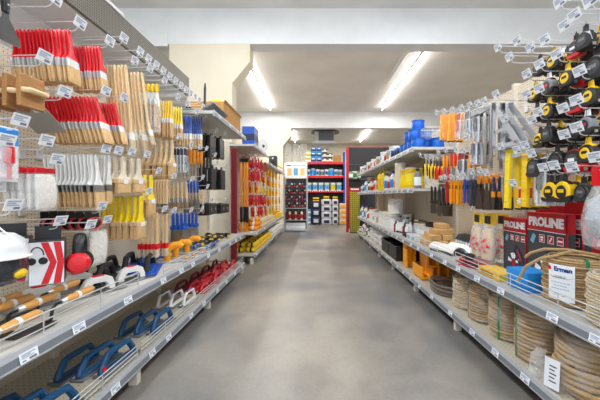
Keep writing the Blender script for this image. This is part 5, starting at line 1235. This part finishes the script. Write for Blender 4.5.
# ---------------------------------------------------------------- black rack, mesh panel
t = thing('tall_rack', 'tall black panelled rack with red side post, far right end', 'rack', (.95, 9.45, 0))
child('panel', MB().box(.05, 1.6, 0, .04, 1.62, 2.57).mesh('panel', 'black_plastic', smooth=0), t); child('panel', MB().box(.05, 1.6, 0, .04, .1, 1.615).mesh('panel', 'black_plastic', smooth=0), t)
child('side_post', MB().box(-.03, .048, -.03, .06, 0, 2.60).mesh('side_post', 'red_deep', smooth=0), t, 'red side post'); child('top_rail', MB().box(.05, 1.6, -.015, .05, 2.571, 2.595).mesh('top_rail', 'red_deep', smooth=0), t)
child('cross_rail', MB().box(.05, 1.6, -.02, -.001, 2.05, 2.075).mesh('cross_rail', 'dark_grey', smooth=0), t); child('bracket_shelf', MB().box(.06, .40, -.20, -.001, 1.60, 1.62).mesh('bracket_shelf', 'dark_grey', smooth=0), t)
k = Kind('mesh_panel', 'panel'); k.part('mesh', MB().box(0, .30, 0, .02, .03, 1.24).mesh('mesh', 'yellow_mesh', smooth=0)); k.part('header_strip', MB().box(-.005, .305, -.008, .025, 1.245, 1.36).mesh('header_strip', 'red_deep', smooth=0), 'red header strip'); k.part('header_print', MB().box(.03, .27, -.0095, -.0085, 1.28, 1.32).mesh('header_print', 'card', smooth=0)); k.part('foot', MB().box(0, .30, -.06, .08, 0, .03).mesh('foot', 'dark_grey', smooth=0))
place(k, (1.0, 9.20, 0), 'dull yellow perforated panel with red header before the black rack')
cross([tin(.07, .2, 'green_plastic', 'card'), tin(.07, .22, 'cream_plastic', 'green_plastic')], ['green and white tin', 'cream and green tin'], 3, 1.06, 1.28, 9.34, 1.62, 'on the black rack bracket', 'tins on the black rack')
# ---------------------------------------------------------------- right shelving beyond the hooks
T1, T2, T3, T4 = 1.672, 1.192, .557, .157
BT1 = tin(.078, .130, 'blue_tub', 'blue_tub', 'blue_tub', 'blue_tub', 'tub', False); BT2 = tin(.055, .11, 'blue_tub', 'navy', 'blue_tub', 'small_blue_tub', 'tub', False)
tubs = [((1.245, 3.78), 0, 'bottom layer, nearest the shelf end'), ((1.245, 3.96), 0, 'bottom layer, second along the front'), ((1.48, 3.78), 0, 'bottom layer at the back end'), ((1.42, 3.96), 0, 'bottom layer, second along the back'), ((1.245, 4.14), 0, 'bottom layer, third along the front'), ((1.245, 4.31), 0, 'bottom layer, fourth along the front'),
        ((1.25, 3.92), 1, 'second layer, nearest the shelf end'), ((1.25, 4.10), 1, 'second layer, farther one'), ((1.41, 4.0), 1, 'second layer, behind the front two'), ((1.31, 3.98), 2, 'topmost of the whole stack')]
for (x, y), l, lb in tubs: place(BT1, (x, y, T1 + .132 * l), 'round blue lidded tub, ' + lb, 'blue tubs on the high right shelf')
row([BT2], ['small blue tub'], 3, 1.205, 4.44, 4.70, T1, 'after the large blue tubs', 'small blue tubs')
k = Kind('clear_crate', 'crate')
for a, c, e, f in ((-.13, .13, -.09, -.086), (-.13, .13, .086, .09), (-.13, -.126, -.085, .085), (.126, .13, -.085, .085)): k.part('side', MB().box(a, c, e, f, .004, .11).mesh('side', 'clear_plastic', smooth=0))
k.part('bottom', MB().box(-.13, .13, -.09, .09, 0, .003).mesh('bottom', 'clear_plastic', smooth=0)); k.part('rim', MB().tube([(-.13, -.09, .112), (.13, -.09, .112), (.13, .09, .112), (-.13, .09, .112)], .004, 5, closed=True).mesh('rim', 'white_plastic'))
place(k, (1.43, 3.76, T1 + .132), 'small clear plastic crate on top of two blue tubs')
W1, W2, W3, W4, W5 = tin(.085, .20, 'white_plastic', 'card', name='white_tub', cat='tub', spot='sky_card'), tin(.08, .17, 'cream_plastic', 'wood_block', name='cream_tub', cat='tub'), tin(.07, .15, 'white_plastic', 'red_deep', name='red_banded_tub', cat='tub'), box_(.15, .16, .15, 'sack_white', 'grey_plastic', 'white_carton'), tin(.075, .13, 'dark_grey', 'cream_plastic', name='dark_tub', cat='tub')
row([W1, W2, W3, W1, W4, W2, W5, W3], ['white tub', 'cream tub', 'red-banded white tub', 'white tub', 'white carton', 'cream tub', 'dark tub', 'red-banded white tub'], 17, 1.24, 4.86, 8.2, T1, 'along high front', 'tubs on the high right shelf')
row([W2, W1, W4], ['cream tub', 'white tub', 'white carton'], 14, 1.44, 4.9, 8.2, T1, 'along high back', 'tubs at the back of the high right shelf')
Y1 = tin(.075, .27, 'yellow_plastic', 'yellow_bright', 'cream_plastic', 'yellow_tin', 'tin'); C1 = tin(.085, .38, 'cream_plastic', 'cream_plastic', 'white_plastic', 'tall_cream_tin', 'tin', False); B1_ = bottle(.05, .30, 'white_plastic', 'blue_card', 'blue_plastic'); B2_ = bottle(.055, .40, 'yellow_bright', 'yellow_plastic', 'lime_yellow', 'yellow_bottle'); B3_ = bottle(.045, .26, 'white_plastic', 'red_plastic', 'red_plastic', 'red_banded_bottle'); B4_ = bottle(.05, .24, 'cream_plastic', 'amber', 'yellow_plastic', 'amber_bottle'); B5_ = bottle(.045, .22, 'white_plastic', 'green_plastic', 'green_plastic', 'green_banded_bottle'); B6_ = bottle(.045, .24, 'grey_plastic', 'card', 'black_plastic', 'grey_bottle')
front2 = [B6_, Y1, Y1, C1, B4_, B1_, B3_, B1_, B2_, B2_, W2, B3_, W3, B3_, B5_, B6_, B1_, B5_, W4, B6_]
nm = {id(B6_): 'grey bottle', id(Y1): 'yellow tin', id(C1): 'tall cream tin', id(B4_): 'amber-banded bottle', id(B1_): 'white and blue bottle', id(B3_): 'red-banded bottle', id(B2_): 'tall yellow bottle', id(W2): 'cream tub', id(W3): 'red-banded tub', id(B5_): 'green-banded bottle', id(W4): 'white carton', id(W1): 'white tub', id(W5): 'dark tub'}
row(front2, [nm[id(q)] for q in front2], 20, 1.23, 3.78, 8.2, T2, 'on the upper board front', 'bottles on the upper right board')
back2 = [C1, Y1, B1_, W1, B2_, W2, B4_, B1_]
row(back2, [nm[id(q)] for q in back2], 18, 1.40, 3.78, 8.2, T2, 'on the upper board back', 'bottles behind on the upper right board')
BK = tin(.105, .25, 'white_plastic', 'white_plastic', 'cream_plastic', 'white_bucket', 'bucket'); SB = bottle(.032, .17, 'white_plastic', 'card', 'white_plastic', 'small_white_bottle'); SBd = bottle(.032, .17, 'dark_grey', 'red_deep', 'black_plastic', 'small_dark_bottle')
row([SB, SBd, SB, SB], ['small white bottle', 'small dark bottle', 'small white bottle', 'small white bottle'], 9, 1.21, 4.12, 4.95, T3, 'before the buckets', 'small bottles on the right middle board')
row([SB, B6_, SB], ['small white bottle', 'grey bottle', 'small white bottle'], 6, 1.32, 4.35, 4.95, T3, 'second file before buckets', 'small bottles on the right middle board')
row([BK], ['white bucket'], 4, 1.27, 5.14, 5.86, T3, 'along the middle board front', 'white buckets'); row([BK], ['white bucket'], 4, 1.49, 5.18, 5.88, T3, 'along the middle board back', 'white buckets')
for i, y in enumerate((5.16, 5.40)): place(BK, (1.36, y, T3 + .255), 'white bucket stacked on top of others, %s one' % ORD[i], 'white buckets')
row([W2, W1, W2, BK], ['cream tub', 'white tub', 'cream tub', 'white bucket'], 5, 1.265, 6.1, 6.9, T3, 'after the stacked buckets', 'tubs on the right middle board')
row([B3_, B5_, B6_, B4_, B1_], ['red-banded bottle', 'green-banded bottle', 'grey bottle', 'amber-banded bottle', 'white and blue bottle'], 12, 1.22, 7.05, 8.25, T3, 'at far middle front', 'bottles on the far middle board'); row([B6_, B3_, W5], ['grey bottle', 'red-banded bottle', 'dark tub'], 8, 1.36, 7.1, 8.2, T3, 'at far middle back', 'bottles on the far middle board')
# wooden spatulas and black brushes lying behind the small bottles
WS = Kind('wooden_lath', 'lath').one(MB().rbox(0, 0, .01, .035, .42, .018, .004).mesh('wooden_lath', 'wood_pale'))
for i, (x, y, z, rz) in enumerate(((1.50, 3.95, 0, .5), (1.52, 4.12, .02, .3), (1.48, 4.05, .04, .75), (1.50, 4.3, .02, .2))): place(WS, (x, y, T3 + .16 + z), 'pale wooden lath lying across the packages, %s from the camera' % ORD[i], 'wooden laths', rz=rz)
place(box_(.22, .62, .158, 'sack_white', 'card', 'white_long_carton'), (1.50, 4.12, T3), 'long white carton under the wooden laths')
BKB = Kind('hand_brush', 'brush'); BKB.part('back', MB().rbox(0, 0, .055, .05, .20, .02, .006).mesh('back', 'black_plastic')); BKB.part('bristles', MB().rbox(0, 0, .023, .045, .19, .046, .004).mesh('bristles', 'rubber')); BKB.part('handle', MB().tube([(0, .09, .058), (0, .14, .062), (0, .22, .068)], [.014, .011, .013], 8).mesh('handle', 'black_plastic'))
place(BKB, (1.43, 3.80, T3 + .161), 'black hand brush on the long white carton', rz=.5); place(BKB, (1.25, 4.02, T3), 'black hand brush by the white packages', rz=.9)
# bottom board
k = Kind('black_crate', 'crate')
for a, c, e, f in ((-.17, .17, -.24, -.228), (-.17, .17, .228, .24), (-.17, -.158, -.228, .228), (.158, .17, -.228, .228)): k.part('side', MB().box(a, c, e, f, .008, .20).mesh('side', 'black_plastic', smooth=0))
k.part('bottom', MB().box(-.17, .17, -.24, .24, 0, .008).mesh('bottom', 'black_plastic', smooth=0)); k.part('rim', MB().tube([(-.175, -.245, .20), (.175, -.245, .20), (.175, .245, .20), (-.175, .245, .20)], .010, 6, closed=True).mesh('rim', 'black_plastic'))
place(k, (1.33, 4.72, T4), 'black open crate on the bottom board past orange boxes'); place(k, (1.33, 5.24, T4), 'black open crate on the bottom board, farther from orange boxes')
BKT = tin(.06, .14, 'black_plastic', 'dark_grey', 'grey_plastic', 'small_black_tub', 'tub', False)
for i, (x, y) in enumerate(((1.25, 4.64), (1.40, 4.70), (1.27, 4.85), (1.27, 5.15), (1.40, 5.29))): place(BKT, (x, y, T4 + .010), 'small black tub inside a black crate, %s from the camera' % ORD[i], 'black tubs in the crates')
SW = sack(.36, .44, .09, 'sack_white', 'cloth_white', 'plaster_bag', 'bag')
for i, y in enumerate((5.76, 6.25, 6.74)): stack(SW, 'flat white bag', 1.365, y, T4 + .007, .094, 3, 'of the %s flat pile' % ORD[i], 'flat white bags on the right bottom board')
row([B6_, B5_, W5, B3_, B1_], ['grey bottle', 'green-banded bottle', 'dark tub', 'red-banded bottle', 'white and blue bottle'], 8, 1.22, 7.1, 8.2, T4, 'at far bottom front', 'bottles on the far bottom board'); row([W5, B6_, W1], ['dark tub', 'grey bottle', 'white tub'], 6, 1.40, 7.1, 8.2, T4, 'at far bottom back', 'bottles on the far bottom board')
# ---------------------------------------------------------------- duplicate labels, if any
for lb, ns in LABELS.items():
    if len(ns) > 1: print('SAME LABEL', lb, ns[:4])
